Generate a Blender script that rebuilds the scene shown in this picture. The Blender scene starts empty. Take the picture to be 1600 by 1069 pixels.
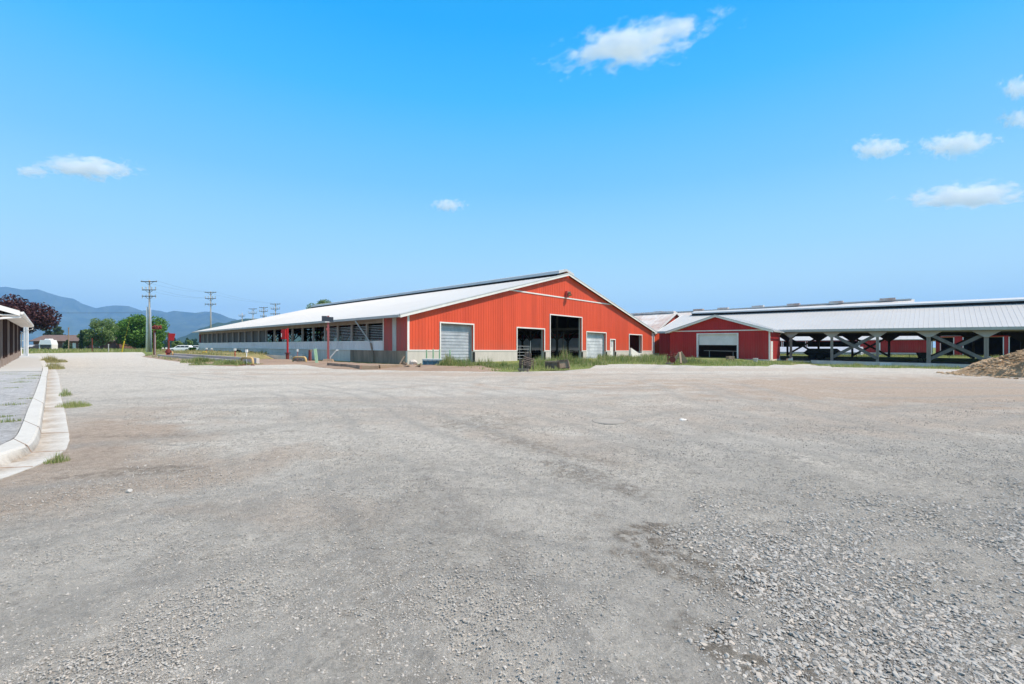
import bpy, bmesh, math, random
import numpy as np
from mathutils import Vector, Matrix
R_ = math.radians
random.seed(7); rng = np.random.default_rng(11)
sc = bpy.context.scene; col = sc.collection
F = 705.0; HX, HY = 800.0, 543.0; CH = 1.5
YAW = R_(46.77); CY, SY = math.cos(YAW), math.sin(YAW)
def uv2w(u, v): return (u*CY - v*SY, u*SY + v*CY)
def w2uv(x, y): return (x*CY + y*SY, -x*SY + y*CY)
def sstep(t):
    t = np.clip(t, 0, 1); return t*t*(3-2*t)
def gz(x, y):
    x = np.asarray(x, float); y = np.asarray(y, float)
    r = np.hypot(x, y) + 1e-9
    s = np.where(r < 110, 1.0, (110 + 60*(1-np.exp(-np.maximum(r-110, 0)/60)))/r)
    x = x*s; y = y*s
    u = x*CY + y*SY; v = -x*SY + y*CY
    return .0034*v - .75*sstep((22-v)/12)*sstep((u-40)/25)*sstep((90-u)/12)*sstep((v+45)/25)
def gzf(x, y): return float(gz(x, y))
def gp(px, py, dz=0.0):
    m = (px-HX)/F; k = (HY-py)/F; a, b = .5, 600.0
    for _ in range(60):
        c = (a+b)/2
        if CH + k*c > gzf(m*c, c) + dz: a = c
        else: b = c
    return (m*a, a, gzf(m*a, a)+dz)
def at(px, Y, z=None): x = (px-HX)/F*Y; return (x, Y, gzf(x, Y) if z is None else z)
def zat(py, Y): return CH + (HY-py)*Y/F
def on_v(px, v): m = (px-HX)/F; Y = v/(CY - m*SY); return Y, w2uv(m*Y, Y)[0]
def on_u(px, u): m = (px-HX)/F; Y = u/(m*CY + SY); return Y, w2uv(m*Y, Y)[1]
# ------------------------------------------------------------ noise
def vnoise(x, y, seed=0):
    x = np.asarray(x, float); y = np.asarray(y, float)
    xi = np.floor(x).astype(np.int64); yi = np.floor(y).astype(np.int64)
    fx = x-xi; fy = y-yi; fx = fx*fx*(3-2*fx); fy = fy*fy*(3-2*fy)
    def h(a, b):
        n = (a*374761393 + b*668265263 + seed*1442695041) & 0xffffffff
        n = ((n ^ (n >> 13))*1274126177) & 0xffffffff
        return ((n ^ (n >> 16)) & 0xffff)/65535.0
    return (h(xi, yi)*(1-fx)+h(xi+1, yi)*fx)*(1-fy) + (h(xi, yi+1)*(1-fx)+h(xi+1, yi+1)*fx)*fy
def fbm(x, y, o=4, seed=0, g=.5):
    t = 0; a = 1; n = 0
    for i in range(o):
        t = t + a*vnoise(x*2**i, y*2**i, seed+i*17); n += a; a *= g
    return t/n
# ------------------------------------------------------------ materials
def new_mat(name):
    m = bpy.data.materials.new(name); m.use_nodes = True; nt = m.node_tree; nt.nodes.clear()
    o = nt.nodes.new('ShaderNodeOutputMaterial'); b = nt.nodes.new('ShaderNodeBsdfPrincipled')
    nt.links.new(b.outputs[0], o.inputs[0]); return m, nt, b
def nd(nt, t, **k):
    n = nt.nodes.new('ShaderNode'+t)
    for a, v in k.items():
        if isinstance(v, (int, float, str, bool)) and hasattr(n, a): setattr(n, a, v)
    return n
def tex(nt, scale, detail=4, rough=.6, coord='Object', mscale=(1, 1, 1)):
    tc = nd(nt, 'TexCoord'); mp = nd(nt, 'Mapping'); mp.inputs['Scale'].default_value = mscale
    nt.links.new(tc.outputs[coord], mp.inputs[0])
    n = nd(nt, 'TexNoise'); n.inputs['Scale'].default_value = scale; n.inputs['Detail'].default_value = detail
    n.inputs['Roughness'].default_value = rough; nt.links.new(mp.outputs[0], n.inputs[0]); return n.outputs['Fac']
def ramp(nt, fac, stops):
    r = nd(nt, 'ValToRGB'); e = r.color_ramp.elements
    while len(e) < len(stops): e.new(.5)
    for i, (p, c) in enumerate(stops):
        e[i].position = p; e[i].color = (c if len(c) == 4 else (*c, 1)) if isinstance(c, tuple) else (c, c, c, 1)
    nt.links.new(fac, r.inputs[0]); return r.outputs[0]
def mixc(nt, fac, a, b, mode='MIX'):
    m = nd(nt, 'Mix'); m.data_type = 'RGBA'; m.blend_type = mode
    for s, i in ((fac, 0), (a, 6), (b, 7)):
        if isinstance(s, (int, float)): m.inputs[i].default_value = s
        elif isinstance(s, tuple): m.inputs[i].default_value = (*s, 1)
        else: nt.links.new(s, m.inputs[i])
    return m.outputs[2]
def bump(nt, b, h, strength=.4, dist=.02):
    n = nd(nt, 'Bump'); n.inputs['Strength'].default_value = strength; n.inputs['Distance'].default_value = dist
    nt.links.new(h, n.inputs['Height']); nt.links.new(n.outputs[0], b.inputs['Normal'])
def weathered(name, c, dirt=None, amt=.5, rough=.7, metal=0.0, sc1=.5, sc2=6, streak=False, bs=.15, bd=.01, spec=.3, lo=.45, hi=.75, panel=0):
    m, nt, b = new_mat(name)
    dirt = dirt or tuple(x*.5 for x in c)
    f1 = tex(nt, sc1, 6, .65, mscale=(1, 1, .25) if streak else (1, 1, 1)); f2 = tex(nt, sc2, 5, .7, mscale=(1, 1, .15) if streak else (1, 1, 1))
    k = ramp(nt, f1, [(lo, 0.0), (hi, amt)])
    k2 = ramp(nt, f2, [(.35, 0.0), (.8, amt*.7)])
    c1 = mixc(nt, k, c, dirt); c2 = mixc(nt, k2, c1, dirt)
    if panel:
        tc = nd(nt, 'TexCoord'); sx = nd(nt, 'SeparateXYZ'); nt.links.new(tc.outputs['Object'], sx.inputs[0])
        def mth(op, a, b_=None):
            n = nd(nt, 'Math'); n.operation = op
            for q, i in ((a, 0), (b_, 1)):
                if q is None: continue
                if isinstance(q, (int, float)): n.inputs[i].default_value = q
                else: nt.links.new(q, n.inputs[i])
            return n.outputs[0]
        wn_ = nd(nt, 'TexWhiteNoise'); wn_.noise_dimensions = '1D'
        nt.links.new(mth('FLOOR', mth('MULTIPLY', mth('ADD', sx.outputs[0], sx.outputs[1]), 1/panel)), wn_.inputs['W'])
        c2 = mixc(nt, 1.0, c2, ramp(nt, wn_.outputs['Value'], [(0, .86), (1, 1.0)]), 'MULTIPLY')
        lowz = ramp(nt, mth('MULTIPLY', sx.outputs[2], .25), [(.26, .9), (.62, 0.0)])
        c2 = mixc(nt, mth('MULTIPLY', lowz, k2), c2, (.30, .20, .15))
    nt.links.new(c2, b.inputs['Base Color'])
    b.inputs['Roughness'].default_value = rough; b.inputs['Metallic'].default_value = metal
    b.inputs['Specular IOR Level'].default_value = spec
    bump(nt, b, f2, bs, bd); return m
M = {}
M['red'] = weathered('red_siding', (.84, .108, .045), (.60, .07, .035), .55, .55, 0, .25, 3, True, .05, panel=.91)
M['dkred'] = weathered('dark_red_siding', (.50, .034, .034), (.36, .026, .026), .4, .5, 0, .25, 3, True, .05, panel=.91)
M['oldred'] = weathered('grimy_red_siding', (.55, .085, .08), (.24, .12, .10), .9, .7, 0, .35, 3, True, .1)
M['white'] = weathered('white_trim', (.88, .84, .80), (.5, .48, .44), .4, .5)
M['roof'] = weathered('white_steel_roof', (.55, .54, .53), (.46, .445, .43), .5, .45, .0, .12, 1.2, False, .03, spec=.25)
M['rust_roof'] = weathered('rusty_steel_roof', (.72, .70, .68), (.40, .24, .18), .8, .6, 0, .18, 1.3, False, .05, lo=.4, hi=.62)
M['cap'] = weathered('grey_ridge_cap', (.60, .60, .61), (.45, .45, .45), .5, .5)
M['black'] = weathered('slot_shade_black', (.012, .012, .014), (.02, .02, .02), .5, .9)
M['soffit'] = weathered('soffit_timber', (.38, .32, .27), (.14, .12, .10), .6, .85, 0, .8, 8)
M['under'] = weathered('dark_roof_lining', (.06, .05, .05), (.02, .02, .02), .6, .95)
M['gutter'] = weathered('grey_gutter', (.50, .49, .47), (.28, .26, .24), .5, .5)
M['fascia'] = weathered('weathered_fascia', (.45, .385, .35), (.28, .23, .20), .6, .7)
M['concrete'] = weathered('pale_concrete', (.68, .61, .55), (.42, .37, .32), .6, .9, 0, .35, 3, True, .3)
M['concrete2'] = weathered('shade_lifted_concrete', (.82, .70, .62), (.50, .41, .35), .7, .9, 0, .22, 2, True, .3)  # lighter, warmer concrete for shaded walls, the lift put into its colour
M['dirtyconc'] = weathered('dirty_concrete', (.46, .31, .225), (.08, .06, .05), .8, .9, 0, .5, 3, True, .3)
M['kerb'] = weathered('new_concrete', (.50, .48, .45), (.38, .35, .31), .5, .9, 0, .6, 5, False, .3)
M['pave'] = weathered('paving_concrete', (.50, .48, .45), (.38, .36, .33), .5, .9, 0, .4, 5, False, .2)
M['curtain'] = weathered('grey_curtain_panel', (.90, .79, .76), (.62, .54, .52), .6, .7, 0, .4, 2.5, True, .15)
M['post'] = weathered('grey_timber_post', (.36, .295, .26), (.20, .16, .14), .7, .9, 0, 1.5, 9, True, .3)
M['dkpost'] = weathered('dark_timber', (.12, .10, .085), (.04, .035, .03), .6, .9, 0, 1.5, 9, True, .3)
M['brown'] = weathered('brown_board_siding', (.075, .042, .034), (.03, .02, .018), .6, .8, 0, .7, 5, True, .2)
M['steel'] = weathered('galvanised_steel', (.42, .43, .44), (.25, .22, .2), .5, .4, .6)
M['rollup'] = weathered('galvanised_roll_door', (.52, .54, .57), (.30, .31, .34), .8, .5, .15, .8, 2.2, False, .1)
M['rollup2'] = weathered('faded_white_door', (.72, .73, .74), (.40, .42, .45), .8, .6, 0, .6, 1.6, False, .1, lo=.42, hi=.62)
M['redpaint'] = weathered('red_paint', (.52, .02, .025), (.25, .03, .03), .5, .45, 0, 2, 12)
M['pinkpaint'] = weathered('faded_red_paint', (.42, .12, .12), (.28, .12, .10), .7, .7, 0, 2, 12)
M['rustred'] = weathered('rusty_red_metal', (.22, .045, .035), (.08, .03, .025), .8, .8, 0, 3, 14)
M['yellow'] = weathered('faded_yellow_paint', (.66, .46, .20), (.40, .22, .12), .7, .7, 0, 2, 12)
M['byellow'] = weathered('bright_yellow', (.72, .50, .03), (.4, .25, .03), .5, .6, 0, 3, 12)
M['green'] = weathered('pale_green_stake', (.42, .62, .33), (.62, .66, .55), .7, .7, 0, 2, 8)
M['blue'] = weathered('blue_painted_metal', (.09, .20, .28), (.04, .09, .13), .7, .6, 0, 1.5, 7)
M['panel'] = weathered('dark_grey_sign', (.07, .08, .10), (.04, .05, .06), .5, .5)
M['oldwood'] = weathered('old_dark_wood', (.10, .075, .06), (.30, .22, .17), .7, .95, 0, 3, 14, True, .4)
M['tanwood'] = weathered('weathered_tan_wood', (.38, .28, .20), (.20, .14, .10), .7, .95, 0, 2, 12, True, .4)
M['timber'] = weathered('sandy_timber', (.42, .31, .21), (.24, .16, .11), .7, .95, 0, 1.4, 8, False, .4)
M['blackmetal'] = weathered('black_metal', (.018, .018, .018), (.03, .03, .025), .6, .6)
M['carwhite'] = weathered('white_car_paint', (.80, .80, .80), (.7, .7, .7), .3, .2, 0, .5, 3, False, 0, spec=.5)
M['carblack'] = weathered('dark_car_paint', (.05, .05, .055), (.03, .03, .03), .3, .25, 0, .5, 3, False, 0, spec=.5)
M['glass'] = weathered('dark_car_glass', (.03, .035, .04), (.05, .05, .05), .3, .1, 0, .5, 3, False, 0, spec=.6)
M['rubber'] = weathered('tyre_rubber', (.02, .02, .02), (.04, .04, .04), .5, .9)
M['brownroof'] = weathered('brown_shingles', (.20, .14, .125), (.10, .07, .06), .6, .95, 0, 1, 6)
M['blackroof'] = weathered('black_shingles', (.05, .05, .055), (.03, .03, .03), .6, .95, 0, 1, 6)
M['brick'] = weathered('brown_brick', (.20, .10, .075), (.10, .06, .05), .6, .95, 0, 1, 6)
M['bark'] = weathered('bark', (.12, .09, .07), (.05, .04, .035), .7, .95, 0, 2, 9, True, .5)
M['polewood'] = weathered('utility_pole_wood', (.42, .39, .34), (.26, .23, .2), .6, .9, 0, 1.5, 8, True, .3)
M['polegrey'] = weathered('grey_pole_sleeve', (.36, .40, .46), (.25, .28, .32), .5, .8, 0, 1.5, 8)
M['wire'] = weathered('wire', (.10, .10, .11), (.06, .06, .06), .3, .6)
M['brace'] = weathered('dark_brace_timber', (.21, .185, .17), (.11, .095, .085), .7, .9, 0, 1.5, 9, True, .3)
M['iron'] = weathered('dusty_iron', (.36, .33, .29), (.28, .25, .22), .6, .95, 0, 3, 20)
M['dirt'] = weathered('brown_dirt', (.36, .26, .19), (.22, .15, .11), .8, 1, 0, .6, 5, False, .8, .05)
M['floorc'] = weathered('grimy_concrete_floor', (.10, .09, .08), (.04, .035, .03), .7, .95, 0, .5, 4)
M['tarp'] = weathered('pale_tarp', (.62, .66, .74), (.40, .42, .50), .6, .6, 0, .6, 3)
def translucent(name, c):
    m, nt, b = new_mat(name); t = nd(nt, 'BsdfTranslucent'); mx = nd(nt, 'MixShader'); o = [n for n in nt.nodes if n.type == 'OUTPUT_MATERIAL'][0]
    f = tex(nt, 1.5, 4); cc = mixc(nt, ramp(nt, f, [(.3, 0.0), (.8, .5)]), c, tuple(x*.6 for x in c))
    nt.links.new(cc, b.inputs['Base Color']); nt.links.new(cc, t.inputs[0]); mx.inputs[0].default_value = .5
    nt.links.new(b.outputs[0], mx.inputs[1]); nt.links.new(t.outputs[0], mx.inputs[2]); nt.links.new(mx.outputs[0], o.inputs[0]); return m
M['film'] = translucent('translucent_curtain', (.62, .64, .66))
def foliage(name, c1, c2, c3=None, tr=.35):
    m, nt, b = new_mat(name); g = nd(nt, 'NewGeometry')
    st = [(0.0, c1), (.6, c2), (1.0, c3 or c2)]
    f = ramp(nt, g.outputs['Random Per Island'], st)
    big = tex(nt, .9, 3); f = mixc(nt, ramp(nt, big, [(.4, 0.0), (.7, .45)]), f, tuple(x*.6 for x in c1))
    nt.links.new(f, b.inputs['Base Color']); b.inputs['Roughness'].default_value = .6; b.inputs['Specular IOR Level'].default_value = .25
    t = nd(nt, 'BsdfTranslucent'); nt.links.new(f, t.inputs[0]); mx = nd(nt, 'MixShader'); mx.inputs[0].default_value = tr
    o = [n for n in nt.nodes if n.type == 'OUTPUT_MATERIAL'][0]
    nt.links.new(b.outputs[0], mx.inputs[1]); nt.links.new(t.outputs[0], mx.inputs[2]); nt.links.new(mx.outputs[0], o.inputs[0]); return m
M['leaf'] = foliage('tree_leaves', (.085, .19, .03), (.14, .29, .05), (.22, .38, .08))
M['leaf2'] = foliage('light_leaves', (.15, .23, .08), (.23, .33, .12), (.32, .41, .17))
M['leaf3'] = foliage('grey_green_leaves', (.10, .15, .09), (.15, .21, .12))
M['maple'] = foliage('purple_leaves', (.05, .02, .024), (.09, .036, .038), (.15, .065, .06), .2)
M['needle'] = foliage('conifer_needles', (.03, .07, .035), (.05, .10, .05), None, .1)
M['grass'] = foliage('green_grass', (.26, .34, .09), (.45, .46, .17), (.70, .60, .34), .45)
M['weeds'] = foliage('rank_weeds', (.17, .27, .07), (.36, .40, .14), (.66, .54, .33), .45)
M['dry'] = foliage('dry_grass', (.42, .36, .18), (.32, .34, .12), (.60, .48, .28), .35)
# ------------------------------------------------------------ mesh builder
def tag(o, label=None, cat=None, group=None, kind=None):
    for k, v in (('label', label), ('category', cat), ('group', group), ('kind', kind)):
        if v: o[k] = v
    return o
def thing(name, label, cat, loc, yaw=YAW, group=None):
    o = bpy.data.objects.new(name, None); col.objects.link(o); o.empty_display_size = .3
    o.location = loc; o.rotation_euler = (0, 0, yaw); return tag(o, label, cat, group)
class MB:
    def __init__(s): s.v = []; s.f = []
    def add(s, vs, fs):
        b = len(s.v); s.v += [tuple(map(float, p)) for p in vs]; s.f += [tuple(b+i for i in f) for f in fs]; return s
    def hexa(s, p): return s.add(p, [(3, 2, 1, 0), (4, 5, 6, 7), (0, 1, 5, 4), (1, 2, 6, 5), (2, 3, 7, 6), (3, 0, 4, 7)])
    def box(s, a0, a1, b0, b1, c0, c1):
        return s.hexa([(a0, b0, c0), (a1, b0, c0), (a1, b1, c0), (a0, b1, c0), (a0, b0, c1), (a1, b0, c1), (a1, b1, c1), (a0, b1, c1)])
    def prism(s, poly, d):
        n = len(poly); q = [tuple(p[i]+d[i] for i in range(3)) for p in poly]
        return s.add(list(poly)+q, [tuple(range(n))[::-1], tuple(range(n, 2*n))]+[(i, (i+1) % n, n+(i+1) % n, n+i) for i in range(n)])
    def tube(s, pts, r, n=8):
        rs = r if isinstance(r, (list, tuple)) else [r]*len(pts); P = [Vector(p) for p in pts]; vs = []; fs = []
        for i, p in enumerate(P):
            t = (P[min(i+1, len(P)-1)]-P[max(i-1, 0)]).normalized()
            a = t.cross(Vector((0, 0, 1)) if abs(t.z) < .9 else Vector((1, 0, 0))).normalized(); b = t.cross(a)
            for k in range(n):
                q = p + (a*math.cos(2*math.pi*k/n)+b*math.sin(2*math.pi*k/n))*rs[i]; vs.append(tuple(q))
        for i in range(len(P)-1):
            for k in range(n): fs.append((i*n+k, i*n+(k+1) % n, (i+1)*n+(k+1) % n, (i+1)*n+k))
        fs += [tuple(range(n))[::-1], tuple((len(P)-1)*n+k for k in range(n))]
        return s.add(vs, fs)
    def beam(s, p, q, w, d, up=(0, 0, 1)):
        p = Vector(p); q = Vector(q); t = (q-p).normalized(); a = t.cross(Vector(up)).normalized()*w/2; b = t.cross(a).normalized()*d/2
        return s.hexa([p-a-b, p+a-b, p+a+b, p-a+b, q-a-b, q+a-b, q+a+b, q-a+b])
    def build(s, name, mat, parent=None, smooth=False, shear=None, label=None, loc=None, yaw=None):
        me = bpy.data.meshes.new(name)
        v = s.v if shear is None else [(a, b, c+shear[0]*a+shear[1]*b) for a, b, c in s.v]
        me.from_pydata(v, [], s.f); bm = bmesh.new(); bm.from_mesh(me); bmesh.ops.recalc_face_normals(bm, faces=bm.faces); bm.to_mesh(me); bm.free()
        me.materials.append(mat)
        if smooth: me.polygons.foreach_set('use_smooth', [True]*len(me.polygons))
        o = bpy.data.objects.new(name, me); col.objects.link(o)
        if parent: o.parent = parent
        if loc is not None: o.location = loc
        if yaw is not None: o.rotation_euler = (0, 0, yaw)
        if label: o['label'] = label
        return o
def np_mesh(name, co, faces, mat, parent=None, smooth=False, attr=None):
    """co (N,3), faces (M,k) int array"""
    co = np.ascontiguousarray(co, np.float32); faces = np.ascontiguousarray(faces, np.int32); k = faces.shape[1]
    me = bpy.data.meshes.new(name); me.vertices.add(len(co)); me.vertices.foreach_set('co', co.ravel())
    me.loops.add(faces.size); me.loops.foreach_set('vertex_index', faces.ravel())
    me.polygons.add(len(faces)); me.polygons.foreach_set('loop_start', np.arange(0, faces.size, k, dtype=np.int32))
    me.polygons.foreach_set('use_smooth', np.full(len(faces), smooth))
    me.update(calc_edges=True)
    if attr is not None:
        for an, arr in attr.items():
            a = me.attributes.new(an, 'FLOAT', 'POINT'); a.data.foreach_set('value', np.ascontiguousarray(arr, np.float32))
    me.materials.append(mat); o = bpy.data.objects.new(name, me); col.objects.link(o)
    if parent: o.parent = parent
    return o
def spans(a, zb, zt, ops):
    s = [(zb, zt)]
    for (x0, x1, y0, y1) in ops:
        if x0-1e-6 <= a <= x1+1e-6:
            n = []
            for (p, q) in s:
                if p < y0: n.append((p, min(q, y0)))
                if q > y1: n.append((max(p, y1), q))
            s = n
    return [(p, q) for p, q in s if q-p > 1e-4]
def wall(mb, pt, a0, a1, zb, ztop, ops, t=.15, breaks=()):
    """prisms between break positions; pt(a,b,z) maps wall frame to local"""
    bs = sorted({a0, a1, *[b for b in breaks if a0 < b < a1], *[x for o in ops for x in o[:2] if a0 < x < a1]})
    for x0, x1 in zip(bs, bs[1:]):
        mid = (x0+x1)/2; zm = ztop(mid)
        for (p, q) in spans(mid, zb, zm, [o for o in ops if o[0] <= mid <= o[1]]):
            if q == zm: q0, q1 = ztop(x0), ztop(x1)
            else: q0 = q1 = q
            mb.hexa([pt(x0, 0, p), pt(x1, 0, p), pt(x1, t, p), pt(x0, t, p), pt(x0, 0, q0), pt(x1, 0, q1), pt(x1, t, q1), pt(x0, t, q0)])
def ribs(mb, pt, a0, a1, step, zb, ztop, ops, w=.05, d=.022):
    a = a0+step/2
    while a < a1:
        for (p, q) in spans(a, zb, ztop(a)-.01, ops):
            mb.hexa([pt(a-w, .003, p), pt(a+w, .003, p), pt(a+w/2, -d, p), pt(a-w/2, -d, p), pt(a-w, .003, q), pt(a+w, .003, q), pt(a+w/2, -d, q), pt(a-w/2, -d, q)])
        a += step
def trim_rect(mb, pt, a0, a1, z0, z1, w=.14, d=.05, bottom=False):
    def bx(x0, x1, y0, y1): mb.hexa([pt(x0, 0, y0), pt(x1, 0, y0), pt(x1, -d, y0), pt(x0, -d, y0), pt(x0, 0, y1), pt(x1, 0, y1), pt(x1, -d, y1), pt(x0, -d, y1)])
    bx(a0-w, a0, z0, z1+w); bx(a1, a1+w, z0, z1+w); bx(a0, a1, z1, z1+w)
    if bottom: bx(a0, a1, z0-w, z0)
def roof_slope(mb, e0, e1, r0, r1, th=.12, rib=.45, rh=.035, rw=.035):
    """slab between eave edge e0-e1 and ridge edge r0-r1 with raised ribs running up the slope"""
    e0, e1, r0, r1 = map(Vector, (e0, e1, r0, r1)); n = (e1-e0).cross(r0-e0).normalized()
    if n.z < 0: n = -n
    mb.hexa([e0-n*th, e1-n*th, r1-n*th, r0-n*th, e0, e1, r1, r0])
    if rib <= 0: return
    L = (e1-e0).length; k = max(1, int(L/rib))
    if rib <= 0: return
    for i in range(1, k):
        t = i/k; a = e0.lerp(e1, t); b = r0.lerp(r1, t); s = (e1-e0).normalized()*rw
        a = a-n*.004; b = b-n*.004
        mb.hexa([a-s, a+s, b+s, b-s, a-s*.5+n*rh, a+s*.5+n*rh, b+s*.5+n*rh, b-s*.5+n*rh])
# ------------------------------------------------------------ camera, light, sky
cam = bpy.data.cameras.new('camera'); co = bpy.data.objects.new('camera', cam); col.objects.link(co); sc.camera = co
co.location = (0, 0, CH); co.rotation_euler = (R_(90), 0, 0)
cam.sensor_width = 36; cam.lens = 36*F/1600; cam.shift_y = (HY-534.5)/1600; cam.clip_start = .05; cam.clip_end = 60000
SUN_AZ, SUN_EL = 99, 55
sd = Vector((math.sin(R_(SUN_AZ))*math.cos(R_(SUN_EL)), math.cos(R_(SUN_AZ))*math.cos(R_(SUN_EL)), math.sin(R_(SUN_EL))))
sl = bpy.data.lights.new('sun', 'SUN'); sl.energy = 3.7; sl.angle = R_(.5); sl.color = (1, .90, .785)
so = bpy.data.objects.new('sun', sl); col.objects.link(so); so.rotation_euler = sd.to_track_quat('Z', 'Y').to_euler(); so.location = (0, 0, 50)
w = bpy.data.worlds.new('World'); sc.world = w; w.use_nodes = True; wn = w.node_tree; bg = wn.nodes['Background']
sky = wn.nodes.new('ShaderNodeTexSky'); sky.sky_type = 'NISHITA'; sky.sun_disc = False
sky.sun_elevation = R_(SUN_EL); sky.sun_rotation = R_(SUN_AZ); sky.air_density = 1.0; sky.dust_density = .3; sky.ozone_density = 2.0
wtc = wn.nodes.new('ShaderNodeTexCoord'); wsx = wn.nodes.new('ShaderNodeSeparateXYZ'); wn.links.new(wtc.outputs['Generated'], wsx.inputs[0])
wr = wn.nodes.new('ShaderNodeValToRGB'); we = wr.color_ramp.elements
SKY = [(0, (.76, .95, 1.0)), (.13, (.56, .86, 1.0)), (.20, (.40, .76, 1.0)), (.33, (.185, .585, .96)), (.48, (.04, .47, .97)), (.58, (.0, .39, .96)), (.67, (.0, .36, .88)), (.80, (.46, .44, .42)), (1, (.60, .53, .48))]  # upper stops, out of view, turned warm grey as added neutral fill light
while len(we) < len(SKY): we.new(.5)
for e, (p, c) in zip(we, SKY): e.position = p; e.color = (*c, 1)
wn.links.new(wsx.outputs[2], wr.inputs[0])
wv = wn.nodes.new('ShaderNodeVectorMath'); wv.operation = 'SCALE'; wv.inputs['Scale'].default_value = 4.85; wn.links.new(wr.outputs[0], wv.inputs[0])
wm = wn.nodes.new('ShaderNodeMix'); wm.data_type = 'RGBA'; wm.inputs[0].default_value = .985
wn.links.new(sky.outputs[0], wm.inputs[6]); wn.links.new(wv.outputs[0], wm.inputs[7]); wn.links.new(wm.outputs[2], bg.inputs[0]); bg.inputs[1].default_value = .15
sc.view_settings.view_transform = 'Standard'; sc.view_settings.look = 'None'; sc.view_settings.exposure = .6; sc.view_settings.gamma = 1
sc.render.engine = 'CYCLES'; sc.cycles.use_denoising = True; sc.cycles.max_bounces = 16; sc.cycles.volume_bounces = 16; sc.cycles.diffuse_bounces = 4
try: sc.cycles.denoiser = 'OPENIMAGEDENOISE'
except Exception: pass
#PART2
# ============================================================ GROUND
def ground_mat():
    m, nt, b = new_mat('meadow_ground')
    f = tex(nt, .05, 6); f2 = tex(nt, 1.2, 6)
    c = ramp(nt, f, [(.3, (.16, .20, .06)), (.55, (.20, .24, .08)), (.8, (.30, .25, .14))])
    c = mixc(nt, ramp(nt, f2, [(.4, 0.0), (.8, .6)]), c, (.13, .13, .05))
    nt.links.new(c, b.inputs['Base Color']); b.inputs['Roughness'].default_value = 1; b.inputs['Specular IOR Level'].default_value = .1
    bump(nt, b, f2, .6, .1); return m
nr, na = 150, 240
r = np.concatenate([[0.0], np.geomspace(1.0, 16000, nr)]); th = np.linspace(0, 2*np.pi, na, endpoint=False)
X = r[:, None]*np.sin(th)[None]; Y = r[:, None]*np.cos(th)[None]
Z = gz(X, Y) - .07
# foundations: keep the open field sheet below the yard and the shed floor
co_ = np.stack([X, Y, Z], -1).reshape(-1, 3)
i = np.arange(len(r)-1)[:, None]*na; j = np.arange(na)[None]; j2 = (j+1) % na
fc = np.stack([i+j, i+j2, i+na+j2, i+na+j], -1).reshape(-1, 4)
fc = fc[:, ::-1]
g = np_mesh('ground', co_, fc, ground_mat(), smooth=True); tag(g, kind='structure')
g['label'] = 'green and brown field around the farm yard'; 
# yard boundary: pixel points of its far edge
EDGE = [(-900, 556), (-300, 556), (0, 553.5), (100, 551.7), (200, 550.6), (222, 550.5), (230, 558), (250, 561), (300, 567), (370, 573), (395, 570), (410, 562), (445, 564), (480, 569), (520, 576), (640, 579), (700, 580),
        (800, 582), (880, 580), (922, 576), (935, 569.5), (1000, 569), (1050, 571), (1100, 572), (1200, 573), (1236, 569.5), (1272, 569), (1300, 574), (1400, 576), (1500, 577), (1700, 585), (2400, 620)]
ea = []; er = []
for px, py in EDGE:
    x, y, z = gp(px, py); ea.append(math.atan2(x, y)); er.append(math.hypot(x, y))
ea = np.array(ea); er = np.array(er)
def edge_r(t): return np.interp(t, ea, er, left=60, right=30)
fine = np.linspace(R_(-62), R_(62), 1250)
tA = np.concatenate([np.linspace(R_(-180), R_(-63), 50), fine, np.linspace(R_(63), R_(180), 50)])
nR = 620; q = np.linspace(0, 1, nR); r0 = 1.0
RM = edge_r(tA); RM = RM + (fbm(tA*60, tA*0, 3, 5)-.5)*RM*.03
q0 = .86; RC = 24.0
RR = np.where(q[:, None] < q0, r0*(RC/r0)**(q[:, None]/q0), RC*(RM[None, :]/RC)**np.clip((q[:, None]-q0)/(1-q0), 0, 1))
X = RR*np.sin(tA)[None]; Y = RR*np.cos(tA)[None]
# ---- yard surface: wear masks (world metres), kept as point attributes
def pm(px, py): x, y, z = gp(px, py); return x, y
def blob(cx, cy, rx, ry, ang=0, soft=.6, nz=.5, seed=3, sc_=1.2):
    dx = X-cx; dy = Y-cy; c, s = math.cos(ang), math.sin(ang)
    d = np.hypot((dx*c+dy*s)/rx, (-dx*s+dy*c)/ry)
    d = d + (fbm(X*sc_, Y*sc_, 4, seed)-.5)*2*nz
    return sstep((1-d)/soft+.5)
dirtm = np.zeros_like(X)
for (px, py, rx, ry, an, k) in [(110, 700, 1.2, 3.2, .4, .95), (60, 760, 2.2, 1.0, .5, .8), (150, 660, 1.0, 3.0, .3, .6), (180, 745, 1.3, .5, .2, .75), (190, 687, 1.4, .4, .1, .7),
                               (1420, 600, 14, 4.0, .1, 1.0), (1540, 616, 9, 4.0, .1, 1.0), (1400, 640, 5, 1.2, .1, .6), (1150, 590, 15, 2.5, .1, .45), (1000, 578, 16, 2, .1, .5), (1480, 660, 6, 1.3, .1, .55), (1250, 625, 7, 1, 0, .35),
                               (560, 592, 8, 1.2, 0, .4), (700, 585, 12, 1.6, 0, .8), (420, 578, 4, 1.5, 0, .7), (760, 640, 4, 1.2, .3, .45), (960, 655, 3.5, .8, .2, .4), (300, 800, .3, .1, 0, .6), (395, 810, .25, .08, 0, .5),
                               (470, 800, .8, .3, 0, .4), (850, 690, 2.0, .5, -.7, .4), (1130, 640, 4, .7, 0, .3), (650, 625, 5, .8, 0, .45)]:
    cx, cy = pm(px, py); dirtm = np.maximum(dirtm, k*blob(cx, cy, rx, ry, an, soft=1.1, nz=.9, seed=int(px) % 97, sc_=1.6))
dark = np.zeros_like(X)
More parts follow.
